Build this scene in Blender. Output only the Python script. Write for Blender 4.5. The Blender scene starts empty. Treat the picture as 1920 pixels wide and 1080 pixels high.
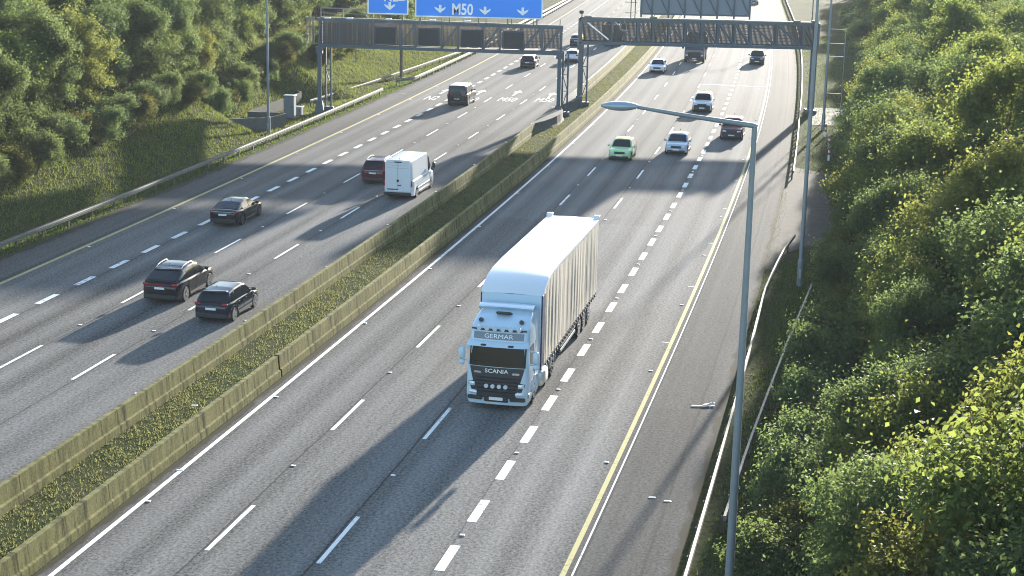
import bpy, bmesh, math, random
import numpy as np
from mathutils import Vector, Matrix
R_ = math.radians
PI = math.pi
sc = bpy.context.scene
COL = sc.collection

# ------------------------------------------------------------------ camera
CAM_H = 19.87
F_PX, PITCH, ROLL = 3087.0, 0.2344586, 0.0228516
cam = bpy.data.cameras.new('camera'); camo = bpy.data.objects.new('camera', cam); COL.objects.link(camo)
cam.sensor_width = 36; cam.lens = F_PX / 1920 * 36; cam.clip_start = 0.5; cam.clip_end = 6000
_r0 = Vector((1, 0, 0)); _u0 = Vector((0, math.sin(PITCH), math.cos(PITCH)))
_rt = _r0 * math.cos(ROLL) + _u0 * math.sin(ROLL); _up = _u0 * math.cos(ROLL) - _r0 * math.sin(ROLL)
_bk = _rt.cross(_up)
_m = Matrix((_rt, _up, _bk)).transposed().to_4x4(); _m.translation = (0, 0, CAM_H)
camo.matrix_world = _m
sc.camera = camo

# ------------------------------------------------------------------ light
SUN_AZ, SUN_EL = R_(17.5), R_(10.3)
to_sun = Vector((math.sin(SUN_AZ) * math.cos(SUN_EL), math.cos(SUN_AZ) * math.cos(SUN_EL), math.sin(SUN_EL)))
world = bpy.data.worlds.new('World'); sc.world = world; world.use_nodes = True
wn = world.node_tree; bg = wn.nodes['Background']
sky = wn.nodes.new('ShaderNodeTexSky'); sky.sky_type = 'NISHITA'; sky.sun_disc = False
sky.sun_elevation = SUN_EL; sky.sun_rotation = SUN_AZ; sky.air_density = 1.0; sky.dust_density = .6; sky.ozone_density = 1.6
wn.links.new(sky.outputs[0], bg.inputs[0]); bg.inputs[1].default_value = 0.12
sl = bpy.data.lights.new('sun', 'SUN'); sl.energy = 5.0; sl.angle = R_(0.8); sl.color = (1, .93, .82)
so = bpy.data.objects.new('sun', sl); COL.objects.link(so); so.rotation_euler = to_sun.to_track_quat('Z', 'Y').to_euler()
so.location = (60, 150, 60)
vs = sc.view_settings; vs.view_transform = 'Standard'; vs.look = 'None'; vs.exposure = 2.15; vs.gamma = 1
sc.cycles.filter_width = 1.0; sc.cycles.max_bounces = 6; sc.cycles.transparent_max_bounces = 8

# ------------------------------------------------------------------ the road's own coordinates (s along it, d across it)
_P4, _P5, _P6, _P7 = 0.2135562, -0.0001201, -0.0004416, 0.0001711
def _th(s):
    s = min(max(s, -20), 330)
    return _P4 + _P5 * s + _P6 * s * s / 200 + _P7 * s ** 3 / 3e4
S0, S1 = -400, 2600
_ss = np.arange(S0, S1); _tt = np.array([_th(float(s)) for s in _ss])
_xx = np.concatenate([[0], np.cumsum(np.sin(_tt))[:-1]]); _yy = np.concatenate([[0], np.cumsum(np.cos(_tt))[:-1]])
_k = int(0 - S0); _xx = _xx - _xx[_k] - 16.7167532; _yy = _yy - _yy[_k] + 30.0
def W(s, d, z=0.0):
    x = float(np.interp(s, _ss, _xx)); y = float(np.interp(s, _ss, _yy)); t = float(np.interp(s, _ss, _tt))
    return Vector((x + d * math.cos(t), y - d * math.sin(t), z))
def heading(s): return float(np.interp(s, _ss, _tt))

def sstep(a, b, x):
    t = min(max((x - a) / (b - a), 0), 1); return t * t * (3 - 2 * t)
def ground_z(s, d):
    if d < -23.9:                                   # left bank, with the cut by the sign gantry
        start = -24.5
        notch = sstep(101, 105, s) * (1 - sstep(123, 131, s))
        start -= 4.2 * notch
        far = sstep(118, 150, s); start -= 1.2 * far
        q = start - d
        if q <= 0: return -0.02
        h = min(q * (0.52 - .1 * far), 5.2) + 0.02 * max(q - 12, 0)
        h += .18 * math.sin(s * .31 + d * .4) * math.cos(d * .55 - s * .07) * min(q / 3, 1)
        return h
    if d > 22.5:
        q = d - 22.5
        return min(q * .10, 2.2) + .12 * math.sin(s * .23 + d * .5) * min(q / 3, 1)
    if -3.75 < d < -1.0: return 0.12
    return -0.02

# ------------------------------------------------------------------ mesh helper
class MB:
    def __init__(s): s.v = []; s.f = []; s.uv = None
    def face(s, pts, flip=False):
        n = len(s.v); s.v += [tuple(p) for p in pts]; i = list(range(n, n + len(pts)))
        s.f.append(i[::-1] if flip else i); return s
    def box(s, c, size, rot=None, taper=1.0):
        n = len(s.v); hx, hy, hz = size[0] / 2, size[1] / 2, size[2] / 2
        M = rot if rot is not None else Matrix.Identity(3)
        for dz in (-1, 1):
            k = 1 if dz < 0 else taper
            for dx, dy in ((-1, -1), (1, -1), (1, 1), (-1, 1)):
                s.v.append(tuple(Vector(c) + M @ Vector((dx * hx * k, dy * hy * k, dz * hz))))
        for q in ((3, 2, 1, 0), (4, 5, 6, 7), (0, 1, 5, 4), (1, 2, 6, 5), (2, 3, 7, 6), (3, 0, 4, 7)): s.f.append([n + i for i in q])
        return s
    def bbox(s, c, size, b=.03, rot=None):
        """box with chamfered edges (an octagon in x-y swept in z with bevelled ends)"""
        hx, hy, hz = [q / 2 for q in size]; b = min(b, hx * .9, hy * .9, hz * .9)
        rings = []
        for z, k in ((-hz, b), (-hz + b, 0), (hz - b, 0), (hz, b)):
            X, Y = hx - k, hy - k
            rings.append([(-X + b, -Y, z), (X - b, -Y, z), (X, -Y + b, z), (X, Y - b, z), (X - b, Y, z), (-X + b, Y, z), (-X, Y - b, z), (-X, -Y + b, z)])
        M = rot if rot is not None else Matrix.Identity(3)
        return s.loft([[Vector(c) + M @ Vector(p) for p in r] for r in rings], caps=True)
    def loft(s, rings, closed=True, caps=False, flip=False):
        n = len(s.v); k = len(rings[0])
        for r in rings: s.v += [tuple(p) for p in r]
        for i in range(len(rings) - 1):
            for j in range(k if closed else k - 1):
                a, b = n + i * k + j, n + i * k + (j + 1) % k; q = [a, b, b + k, a + k]
                s.f.append(q[::-1] if flip else q)
        if caps:
            a = list(range(n, n + k)); b = list(range(n + (len(rings) - 1) * k, n + len(rings) * k))
            s.f.append(a if flip else a[::-1]); s.f.append(b[::-1] if flip else b)
        return s
    def tube(s, pts, r, n=8, caps=True):
        pts = [Vector(p) for p in pts]; rs = r if isinstance(r, (list, tuple)) else [r] * len(pts); rings = []
        for i, p in enumerate(pts):
            t = (pts[min(i + 1, len(pts) - 1)] - pts[max(i - 1, 0)]).normalized()
            a = t.cross(Vector((0, 0, 1)));
            if a.length < .05: a = t.cross(Vector((0, 1, 0)))
            a.normalize(); b = t.cross(a)
            rings.append([p + (a * math.cos(2 * PI * k / n) + b * math.sin(2 * PI * k / n)) * rs[i] for k in range(n)])
        return s.loft(rings, caps=caps)
    def disc(s, c, axis, r, th, n=20, hole=0):
        """cylinder (or ring) round an axis"""
        A = Vector(axis).normalized(); c = Vector(c); a = A.orthogonal().normalized(); b = A.cross(a)
        def ring(rr, o): return [c + A * o + (a * math.cos(2 * PI * k / n) + b * math.sin(2 * PI * k / n)) * rr for k in range(n)]
        if hole: return s.loft([ring(hole, -th / 2), ring(r, -th / 2), ring(r, th / 2), ring(hole, th / 2), ring(hole, -th / 2)])
        return s.loft([ring(r, -th / 2), ring(r, th / 2)], caps=True)
    def sweep(s, prof, s0, s1, step, closed=False, caps=False, zf=None, uv=False):
        k = max(int(round((s1 - s0) / step)), 1); rings = []
        for i in range(k + 1):
            q = s0 + (s1 - s0) * i / k
            rings.append([W(q, d(q) if callable(d) else d, z + (zf(q) if zf else 0)) for d, z in prof])
            if uv:
                if s.uv is None: s.uv = []
                s.uv += [(q, d(q) if callable(d) else d) for d, z in prof]
        return s.loft(rings, closed=closed, caps=caps)
    def build(s, name, mat, parent=None, smooth=False, origin=None, kind=None):
        o0 = Vector(origin) if origin is not None else Vector((0, 0, 0))
        me = bpy.data.meshes.new(name)
        me.from_pydata([tuple(Vector(v) - o0) for v in s.v] if origin is not None else s.v, [], s.f)
        if s.uv:
            l = me.uv_layers.new(name='UVMap'); vi = np.empty(len(me.loops), 'i'); me.loops.foreach_get('vertex_index', vi)
            l.data.foreach_set('uv', np.array(s.uv, 'f')[vi].ravel())
        bm = bmesh.new(); bm.from_mesh(me)
        if not s.uv: bmesh.ops.recalc_face_normals(bm, faces=bm.faces)
        if smooth:
            for f in bm.faces: f.smooth = True
            for e in bm.edges:
                if len(e.link_faces) == 2 and e.calc_face_angle(0) > R_(smooth if smooth is not True else 38): e.smooth = False
        bm.to_mesh(me); bm.free()
        if mat: me.materials.append(mat)
        o = bpy.data.objects.new(name, me); COL.objects.link(o)
        if parent is not None: o.parent = parent
        elif origin is not None: o.location = o0
        if kind: o['kind'] = kind
        return o
def thing(name, label, cat, loc=(0, 0, 0), az=0.0, group=None):
    o = bpy.data.objects.new(name, None); COL.objects.link(o); o.location = loc; o.rotation_euler = (0, 0, -az)
    o['label'] = label; o['category'] = cat
    if group: o['group'] = group
    return o
def tag(o, label, cat, group=None):
    o['label'] = label; o['category'] = cat
    if group: o['group'] = group
    return o
def copy_tree(o, parent=None):
    c = o.copy(); COL.objects.link(c); c.parent = parent
    for ch in list(o.children): copy_tree(ch, c)
    return c
def text_mb(txt, h, depth, fn, bold=0.0, sx=1.0):
    """letters as geometry: fn maps (x, y, z) of flat text (x right, y up, z out) into place"""
    cu = bpy.data.curves.new('t', 'FONT'); cu.body = txt; cu.size = 1; cu.align_x = 'CENTER'; cu.extrude = .5; cu.offset = bold; cu.resolution_u = 3
    ob = bpy.data.objects.new('t', cu); COL.objects.link(ob)
    me = bpy.data.meshes.new_from_object(ob.evaluated_get(bpy.context.evaluated_depsgraph_get()))
    m = MB(); k = h / .69
    m.v = [tuple(fn(v.co.x * k * sx, v.co.y * k, v.co.z * depth)) for v in me.vertices]; m.f = [list(f.vertices) for f in me.polygons]
    bpy.data.objects.remove(ob); bpy.data.curves.remove(cu); bpy.data.meshes.remove(me)
    return m

# ------------------------------------------------------------------ materials
def new_mat(name):
    m = bpy.data.materials.new(name); m.use_nodes = True
    return m, m.node_tree, m.node_tree.nodes['Principled BSDF']
def math_n(nt, op, a, b=None, clamp=False):
    n = nt.nodes.new('ShaderNodeMath'); n.operation = op; n.use_clamp = clamp
    for i, q in enumerate((a, b)):
        if q is None: continue
        if isinstance(q, (int, float)): n.inputs[i].default_value = q
        else: nt.links.new(q, n.inputs[i])
    return n.outputs[0]
def noise(nt, vec, scale, detail=4, rough=.55):
    n = nt.nodes.new('ShaderNodeTexNoise'); n.inputs['Scale'].default_value = scale; n.inputs['Detail'].default_value = detail; n.inputs['Roughness'].default_value = rough
    if vec is not None: nt.links.new(vec, n.inputs['Vector'])
    return n.outputs['Fac']
def ramp(nt, fac, stops):
    n = nt.nodes.new('ShaderNodeValToRGB'); e = n.color_ramp.elements
    while len(e) < len(stops): e.new(.5)
    for i, (p, c) in enumerate(stops):
        e[i].position = p; e[i].color = (*c, 1) if len(c) == 3 else c
    nt.links.new(fac, n.inputs[0]); return n.outputs[0]
def mix(nt, fac, a, b, mode='MIX'):
    n = nt.nodes.new('ShaderNodeMix'); n.data_type = 'RGBA'; n.blend_type = mode
    for k, q in ((0, fac), (6, a), (7, b)):
        if isinstance(q, (int, float)): n.inputs[k].default_value = q
        elif isinstance(q, tuple): n.inputs[k].default_value = (*q, 1)
        else: nt.links.new(q, n.inputs[k])
    return n.outputs[2]
def gray(v): return (v, v, v)
def scale_vec(nt, vec, sx, sy, sz=1):
    n = nt.nodes.new('ShaderNodeMapping'); n.inputs['Scale'].default_value = (sx, sy, sz); nt.links.new(vec, n.inputs[0]); return n.outputs[0]
def bump(nt, bs, h, strength, dist=.02):
    n = nt.nodes.new('ShaderNodeBump'); n.inputs['Strength'].default_value = strength; n.inputs['Distance'].default_value = dist
    nt.links.new(h, n.inputs['Height']); nt.links.new(n.outputs[0], bs.inputs['Normal'])
def simple(name, col, rough=.6, metal=0.0, var=.12, scale=3.0, spec=.5, coat=0.0):
    m, nt, b = new_mat(name)
    tc = nt.nodes.new('ShaderNodeTexCoord')
    f = noise(nt, tc.outputs['Object'], scale, 5)
    c = mix(nt, f, tuple(max(x * (1 - var), 0) for x in col), tuple(min(x * (1 + var), 1) for x in col))
    nt.links.new(c, b.inputs['Base Color']); b.inputs['Roughness'].default_value = rough; b.inputs['Metallic'].default_value = metal
    b.inputs['Specular IOR Level'].default_value = spec; b.inputs['Coat Weight'].default_value = coat; b.inputs['Coat Roughness'].default_value = .06
    return m
def asphalt_mat(name, lane_edges, seams, dirt_edges, base=.085, shoulder=.22):
    m, nt, b = new_mat(name)
    uv = nt.nodes.new('ShaderNodeUVMap'); uv.uv_map = 'UVMap'; sep = nt.nodes.new('ShaderNodeSeparateXYZ'); nt.links.new(uv.outputs[0], sep.inputs[0])
    S, D = sep.outputs[0], sep.outputs[1]
    fine = noise(nt, uv.outputs[0], 8, 3, .85); mid = noise(nt, uv.outputs[0], 1.3, 4); big = noise(nt, uv.outputs[0], .045, 3)
    streak = noise(nt, scale_vec(nt, uv.outputs[0], .012, 1.15), 1.0, 3)
    # wheel paths polished paler, oil drip line between them
    ph = math_n(nt, 'MULTIPLY', math_n(nt, 'SUBTRACT', D, lane_edges[0]), 2 * PI / 1.825)
    wave = math_n(nt, 'MULTIPLY', math_n(nt, 'COSINE', ph), -1)
    inl = math_n(nt, 'MULTIPLY', math_n(nt, 'GREATER_THAN', D, min(lane_edges)), math_n(nt, 'LESS_THAN', D, max(lane_edges)))
    wave = math_n(nt, 'MULTIPLY', wave, inl)
    v = math_n(nt, 'ADD', 1.0, math_n(nt, 'MULTIPLY', wave, .13))
    v = math_n(nt, 'ADD', v, math_n(nt, 'MULTIPLY', math_n(nt, 'SUBTRACT', streak, .5), 1.15))
    v = math_n(nt, 'ADD', v, math_n(nt, 'MULTIPLY', math_n(nt, 'SUBTRACT', big, .5), .5))
    v = math_n(nt, 'ADD', v, math_n(nt, 'MULTIPLY', math_n(nt, 'SUBTRACT', mid, .5), .28))
    v = math_n(nt, 'ADD', v, math_n(nt, 'MULTIPLY', math_n(nt, 'SUBTRACT', fine, .5), 3.2))
    wnz = nt.nodes.new('ShaderNodeTexWhiteNoise'); wnz.noise_dimensions = '1D'
    nt.links.new(math_n(nt, 'FLOOR', math_n(nt, 'DIVIDE', math_n(nt, 'SUBTRACT', D, lane_edges[0]), 3.65)), wnz.inputs['W'])
    v = math_n(nt, 'MULTIPLY', v, math_n(nt, 'ADD', .92, math_n(nt, 'MULTIPLY', wnz.outputs['Value'], .15)))
    # resurfaced lengths, sealed cracks and oily stains
    wn2 = nt.nodes.new('ShaderNodeTexWhiteNoise'); wn2.noise_dimensions = '2D'; cv = nt.nodes.new('ShaderNodeCombineXYZ')
    nt.links.new(math_n(nt, 'FLOOR', math_n(nt, 'DIVIDE', S, 37.0)), cv.inputs[0]); nt.links.new(math_n(nt, 'FLOOR', math_n(nt, 'DIVIDE', math_n(nt, 'SUBTRACT', D, lane_edges[0]), 3.65)), cv.inputs[1]); nt.links.new(cv.outputs[0], wn2.inputs['Vector'])
    v = math_n(nt, 'MULTIPLY', v, math_n(nt, 'SUBTRACT', 1.0, math_n(nt, 'MULTIPLY', math_n(nt, 'GREATER_THAN', wn2.outputs['Value'], .86), .10)))
    stain = ramp(nt, noise(nt, scale_vec(nt, uv.outputs[0], .22, .8), 1.0, 5, .6), [(.62, gray(0)), (.72, gray(1))])
    v = math_n(nt, 'MULTIPLY', v, math_n(nt, 'SUBTRACT', 1.0, math_n(nt, 'MULTIPLY', stain, .14)))
    sh = math_n(nt, 'SUBTRACT', 1.0, math_n(nt, 'MULTIPLY', math_n(nt, 'SUBTRACT', 1.0, inl), shoulder)); v = math_n(nt, 'MULTIPLY', v, sh)
    wob = math_n(nt, 'MULTIPLY', math_n(nt, 'SUBTRACT', noise(nt, scale_vec(nt, uv.outputs[0], .25, .25), 1, 4), .5), .18)
    for q, wd, k in seams:
        dist = math_n(nt, 'ABSOLUTE', math_n(nt, 'SUBTRACT', math_n(nt, 'ADD', D, wob), q))
        v = math_n(nt, 'MULTIPLY', v, math_n(nt, 'SUBTRACT', 1.0, math_n(nt, 'MULTIPLY', math_n(nt, 'LESS_THAN', dist, wd), k)))
    cc = nt.nodes.new('ShaderNodeCombineColor')
    for i, k in enumerate((1.0, .972, .925)): nt.links.new(math_n(nt, 'MULTIPLY', v, base * k), cc.inputs[i])
    col = cc.outputs[0]
    dn = noise(nt, scale_vec(nt, uv.outputs[0], .5, 1.0), 1.0, 5, .65)
    for q, sgn, wdt in dirt_edges:      # grit and soil gathered along the edge
        t = math_n(nt, 'MULTIPLY', math_n(nt, 'SUBTRACT', D, q), sgn / wdt)
        fac = math_n(nt, 'MULTIPLY', math_n(nt, 'ADD', t, math_n(nt, 'MULTIPLY', math_n(nt, 'SUBTRACT', dn, .5), 2.6)), 2.5, True)
        col = mix(nt, fac, col, (.055, .050, .038))
    nt.links.new(col, b.inputs['Base Color'])
    b.inputs['Roughness'].default_value = .9; b.inputs['Specular IOR Level'].default_value = .020
    bump(nt, b, fine, .35, .012)
    return m
def soil_grass_mat(name, a, b_, c_, sc_=1.0):
    m, nt, b = new_mat(name); tc = nt.nodes.new('ShaderNodeTexCoord'); o = tc.outputs['Object']
    n1 = noise(nt, o, .22 * sc_, 5); n2 = noise(nt, o, 3.5 * sc_, 5, .7); n3 = noise(nt, o, 14 * sc_, 3, .8)
    c = mix(nt, ramp(nt, n1, [(.38, gray(0)), (.62, gray(1))]), a, b_)
    c = mix(nt, ramp(nt, n2, [(.45, gray(0)), (.7, gray(1))]), c, c_)
    c = mix(nt, ramp(nt, n3, [(.3, gray(.45)), (.7, gray(1))]), (0, 0, 0), c)
    nt.links.new(c, b.inputs['Base Color']); b.inputs['Roughness'].default_value = 1; b.inputs['Specular IOR Level'].default_value = .02
    bump(nt, b, n2, .9, .12); return m
def leaf_mat(name, dark, light, trans=.45, tint=(.30, .42, .04), rough=.5):
    m, nt, b = new_mat(name); tc = nt.nodes.new('ShaderNodeTexCoord'); g = nt.nodes.new('ShaderNodeNewGeometry'); oi = nt.nodes.new('ShaderNodeObjectInfo')
    n1 = noise(nt, tc.outputs['Object'], .55, 3)
    f = math_n(nt, 'ADD', math_n(nt, 'MULTIPLY', g.outputs['Random Per Island'], .55), math_n(nt, 'MULTIPLY', n1, .6), True)
    c = mix(nt, f, dark, light)
    hv = nt.nodes.new('ShaderNodeHueSaturation'); nt.links.new(c, hv.inputs['Color'])
    nt.links.new(math_n(nt, 'ADD', .47, math_n(nt, 'MULTIPLY', oi.outputs['Random'], .045)), hv.inputs['Hue'])
    nt.links.new(math_n(nt, 'ADD', .75, math_n(nt, 'MULTIPLY', oi.outputs['Random'], .5)), hv.inputs['Value'])
    nt.links.new(hv.outputs[0], b.inputs['Base Color']); b.inputs['Roughness'].default_value = max(rough, .6); b.inputs['Specular IOR Level'].default_value = .05
    tr = nt.nodes.new('ShaderNodeBsdfTranslucent'); ms = nt.nodes.new('ShaderNodeMixShader'); ms.inputs[0].default_value = trans
    nt.links.new(mix(nt, .6, hv.outputs[0], tint), tr.inputs[0])
    nt.links.new(b.outputs[0], ms.inputs[1]); nt.links.new(tr.outputs[0], ms.inputs[2])
    nt.links.new(ms.outputs[0], nt.nodes['Material Output'].inputs[0]); return m
def concrete_mat(name):
    m, nt, b = new_mat(name); uv = nt.nodes.new('ShaderNodeUVMap'); uv.uv_map = 'UVMap'; tc = nt.nodes.new('ShaderNodeTexCoord'); o = tc.outputs['Object']
    sep = nt.nodes.new('ShaderNodeSeparateXYZ'); nt.links.new(uv.outputs[0], sep.inputs[0])
    n1 = noise(nt, o, 1.3, 5); drip = noise(nt, scale_vec(nt, uv.outputs[0], 3.2, .35), 1, 4, .7); n3 = noise(nt, o, 12, 3)
    c = mix(nt, n1, (.15, .138, .055), (.32, .295, .135))
    c = mix(nt, ramp(nt, drip, [(.45, gray(0)), (.68, gray(.85))]), c, (.04, .04, .025))
    c = mix(nt, ramp(nt, n3, [(.3, gray(.6)), (.7, gray(1))]), (0, 0, 0), c)
    # joints between the cast lengths
    j = math_n(nt, 'LESS_THAN', math_n(nt, 'ABSOLUTE', math_n(nt, 'SUBTRACT', math_n(nt, 'MODULO', math_n(nt, 'ADD', sep.outputs[0], 420.0), 6.0), 3.0)), .035)
    c = mix(nt, math_n(nt, 'MULTIPLY', j, .6), c, (.02, .02, .015))
    nt.links.new(c, b.inputs['Base Color']); b.inputs['Roughness'].default_value = .95; b.inputs['Specular IOR Level'].default_value = .04; bump(nt, b, n3, .3, .01); return m
def paint_line_mat(name, col, wear=.5):
    m, nt, b = new_mat(name); tc = nt.nodes.new('ShaderNodeTexCoord'); o = tc.outputs['Object']
    n1 = noise(nt, o, 5, 5, .7); n2 = noise(nt, o, .6, 3)
    f = ramp(nt, math_n(nt, 'ADD', n1, math_n(nt, 'MULTIPLY', math_n(nt, 'SUBTRACT', n2, .5), .5)), [(.50 + .1 * (1 - wear), gray(0)), (.72, gray(.85))])
    nt.links.new(mix(nt, f, col, (.12, .118, .11)), b.inputs['Base Color']); b.inputs['Roughness'].default_value = .8; b.inputs['Specular IOR Level'].default_value = .03; return m

M = {}
M['asphalt_r'] = asphalt_mat('asphalt_southbound', (0.0, 14.6), [(3.5, .035, .45), (7.12, .04, .5), (10.8, .03, .35), (14.95, .05, .4), (16.9, .05, .25)], [(17.6, 1, .4), (-.2, -1, .35)], .15, .34)
M['asphalt_l'] = asphalt_mat('asphalt_northbound', (-5.1, -19.9), [(-8.55, .03, .4), (-12.2, .03, .45), (-15.95, .03, .3), (-20.2, .04, .4)], [(-22.3, -1, .45), (-4.75, 1, .3)], .14, .24)
M['apron'] = simple('access_bay_asphalt', (.075, .070, .062), .9, 0, .5, 1.6, .03)
M['ground'] = soil_grass_mat('verge_ground', (.055, .075, .022), (.085, .085, .035), (.035, .045, .018))
M['white_line'] = paint_line_mat('white_road_paint', (.75, .75, .72))
M['yellow_line'] = paint_line_mat('yellow_road_paint', (.44, .39, .19))
M['concrete'] = concrete_mat('weathered_concrete')
M['plain_concrete'] = simple('grey_concrete', (.12, .118, .105), .9, 0, .35, 2, .05)
M['galv'] = simple('galvanised_steel', (.42, .44, .44), .45, .7, .2, 2.5)
M['galv_dark'] = simple('dull_galvanised_steel', (.22, .25, .27), .6, .35, .2, 2.5)
M['rail'] = simple('weathered_guardrail_steel', (.17, .17, .145), .65, .2, .3, 1.5)
M['post'] = simple('rusty_post_steel', (.12, .10, .075), .8, .2, .35, 4)
M['grille'] = simple('dusty_mesh_grille', (.10, .09, .085), .85, .1, .25, 1.2)
M['panel_dark'] = simple('dark_signal_panel', (.045, .05, .07), .5, 0, .1, 2)
M['blue_sign'] = simple('blue_retroreflective_sheet', (.02, .25, .85), .45, 0, .04, 1)
M['white_sign'] = simple('white_retroreflective_sheet', (.82, .82, .82), .5, 0, .03, 1)
M['sign_back'] = simple('grey_sign_back', (.17, .20, .24), .55, .2, .12, 1)
M['black'] = simple('black_plastic', (.012, .012, .014), .45, 0, .1, 3)
M['black_trim'] = simple('dark_trim_plastic', (.022, .023, .026), .55, 0, .1, 3)
M['tyre'] = simple('tyre_rubber', (.015, .015, .016), .9, 0, .2, 6)
M['rim'] = simple('alloy_rim', (.42, .43, .45), .3, .8, .1, 4)
M['rim_dark'] = simple('dark_alloy_rim', (.09, .09, .10), .35, .7, .1, 4)
M['bark'] = simple('tree_bark', (.09, .075, .055), .9, 0, .4, 3)
M['plate'] = simple('white_number_plate', (.72, .73, .74), .4, 0, .05, 5)
M['lamp_clear'] = simple('clear_lamp_lens', (.72, .76, .80), .12, .3, .1, 8)
M['lamp_red'] = simple('red_lamp_lens', (.30, .015, .012), .15, 0, .1, 8)
M['chrome'] = simple('bright_metal_trim', (.70, .70, .70), .2, .9, .05, 4)
M['cream'] = None
m, nt, b = new_mat('car_glass'); b.inputs['Base Color'].default_value = (.012, .017, .022, 1); b.inputs['Roughness'].default_value = .06; b.inputs['Specular IOR Level'].default_value = .3; M['glass'] = m
m, nt, b = new_mat('dark_cab_glass'); b.inputs['Base Color'].default_value = (.006, .009, .010, 1); b.inputs['Roughness'].default_value = .12; b.inputs['Specular IOR Level'].default_value = .10; M['cab_glass'] = m
def car_paint(name, col, rough=.14, metal=.0):
    return simple(name, col, min(rough, .16), 0, .04, 1.0, .4, .0)

# ------------------------------------------------------------------ ground sheet and carriageways
g = MB(); g.uv = []
sl_ = [-400, -300, -200, -120, -60, -40] + list(np.arange(-30, 340, 2.5)) + [350, 370, 400, 450, 550, 700, 1000, 1500, 2100, 2599]
dl = [-1500, -800, -400, -250, -160, -110, -80, -62] + list(np.arange(-54, -23.5, 1.0)) + [-23.4, -23.0, -4.6, -3.75, -3.6, -3.0, -2.4, -1.8, -1.15, -1.0, -.6, 17.3, 18, 20, 22.4] + list(np.arange(23.5, 46, 1.5)) + [50, 60, 80, 120, 200, 400, 800, 1500]
for s_ in sl_:
    for d_ in dl: g.v.append(tuple(W(s_, d_, ground_z(s_, d_)))); g.uv.append((s_, d_))
nd = len(dl)
for i in range(len(sl_) - 1):
    for j in range(nd - 1): a = i * nd + j; g.f.append([a, a + 1, a + nd + 1, a + nd])
g.build('ground', M['ground'], smooth=60, kind='structure')

def sheet(name, mat, d0, d1, z, s0, s1, step=4, parent=None, nd=6):
    m = MB(); prof = [(d0 + (d1 - d0) * i / nd, z) for i in range(nd + 1)]
    m.sweep(prof, s0, s1, step, uv=True); o = m.build(name, mat, parent)
    if parent is None: o['kind'] = 'structure'
    return o
road_r = sheet('road', M['asphalt_r'], -.50, 17.9, .004, -60, 620)
road_l = sheet('road', M['asphalt_l'], -22.95, -4.2, .004, -60, 620)
# access bay beside the hard shoulder
m = MB(); m.sweep([(17.86, .002), (lambda q: 18.3 + 3.6 * sstep(66, 76, q) * (1 - sstep(97, 101, q)), .002)], 64, 102, 1.5, uv=True)
m.build('pavement', M['apron'], kind='structure')
m = MB(); m.sweep([(19.2, .01), (24.5, .03)], 126, 139, 3, uv=True); m.build('pavement', M['plain_concrete'], kind='structure')

def stripes(mb, d, w, s0, s1, z=.010, step=3):
    mb.sweep([(d - w / 2, z), (d + w / 2, z)], s0, s1, step)
S_END = 420
m = MB(); stripes(m, 0, .17, -40, S_END); m.build('edge_line', M['white_line'], road_r)
m = MB(); stripes(m, 14.62, .17, -40, S_END); m.build('edge_line', M['yellow_line'], road_r)
m = MB(); stripes(m, 14.90, .06, -40, S_END, .009); m.build('edge_line', M['white_line'], road_r)
m = MB(); stripes(m, -5.09, .18, -40, S_END); m.build('edge_line', M['white_line'], road_l)
m = MB(); stripes(m, -19.88, .22, -40, S_END); m.build('edge_line', M['yellow_line'], road_l)
L12, L4 = 12.1598, 4.10965
for d, w, ln, s0, L, par in ((3.65, .15, 4.0, 20.623, L12, road_r), (7.28, .15, 4.0, 20.555, L12, road_r), (10.95, .32, 2.05, 20.014, L4, road_r),
                             (-8.67, .15, 4.0, 36.095, L12, road_l), (-12.33, .15, 4.0, 36.514, L12, road_l), (-16.12, .32, 2.05, 42.242, L4, road_l)):
    m = MB(); n0 = -int((s0 + 30) / L)
    for k in range(n0, int((S_END - s0) / L)):
        c = s0 + k * L; stripes(m, d, w, c - ln / 2, c + ln / 2, .010, 2)
    m.build('lane_marking', M['white_line'], par)
m = MB(); m.sweep([(7.3, .009), (14.5, .009)], 155.9, 156.15, .25); m.build('transverse_line', M['white_line'], road_r)
m = MB()
for k in range(6):
    s_ = 47 + k * 11.5; m.sweep([(14.2, .009), (14.5, .009)], s_, s_ + .09, .2)
m.build('tick_mark', M['white_line'], road_r)
def road_text(txt, s, d, w_lane=1.0):
    def fn(x, y, z): return W(s + y, d + x, .009 + .003 * (z > 0))
    return text_mb(txt, 3.2, 1.0, fn, 0, .22)
for txt, s, d in (('N2', 131.8, -17.9), ('M50', 132.0, -14.2), ('M50', 133.2, -10.5), ('M50', 134.0, -6.9)):
    road_text(txt, s, d).build('road_lettering', M['white_line'], road_l)
for s, d in ((139.6, -14.25), (140.3, -10.6), (139.8, -6.9), (139, -17.9)):
    m = MB()
    m.face([W(s - 2, d - .12, .010), W(s - 2, d + .12, .010), W(s + .8, d + .12, .010), W(s + .8, d - .12, .010)])
    m.face([W(s + .8, d - .5, .010), W(s + .8, d + .5, .010), W(s + 2.6, d, .010)])
    m.build('direction_arrow', M['white_line'], road_l)

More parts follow.
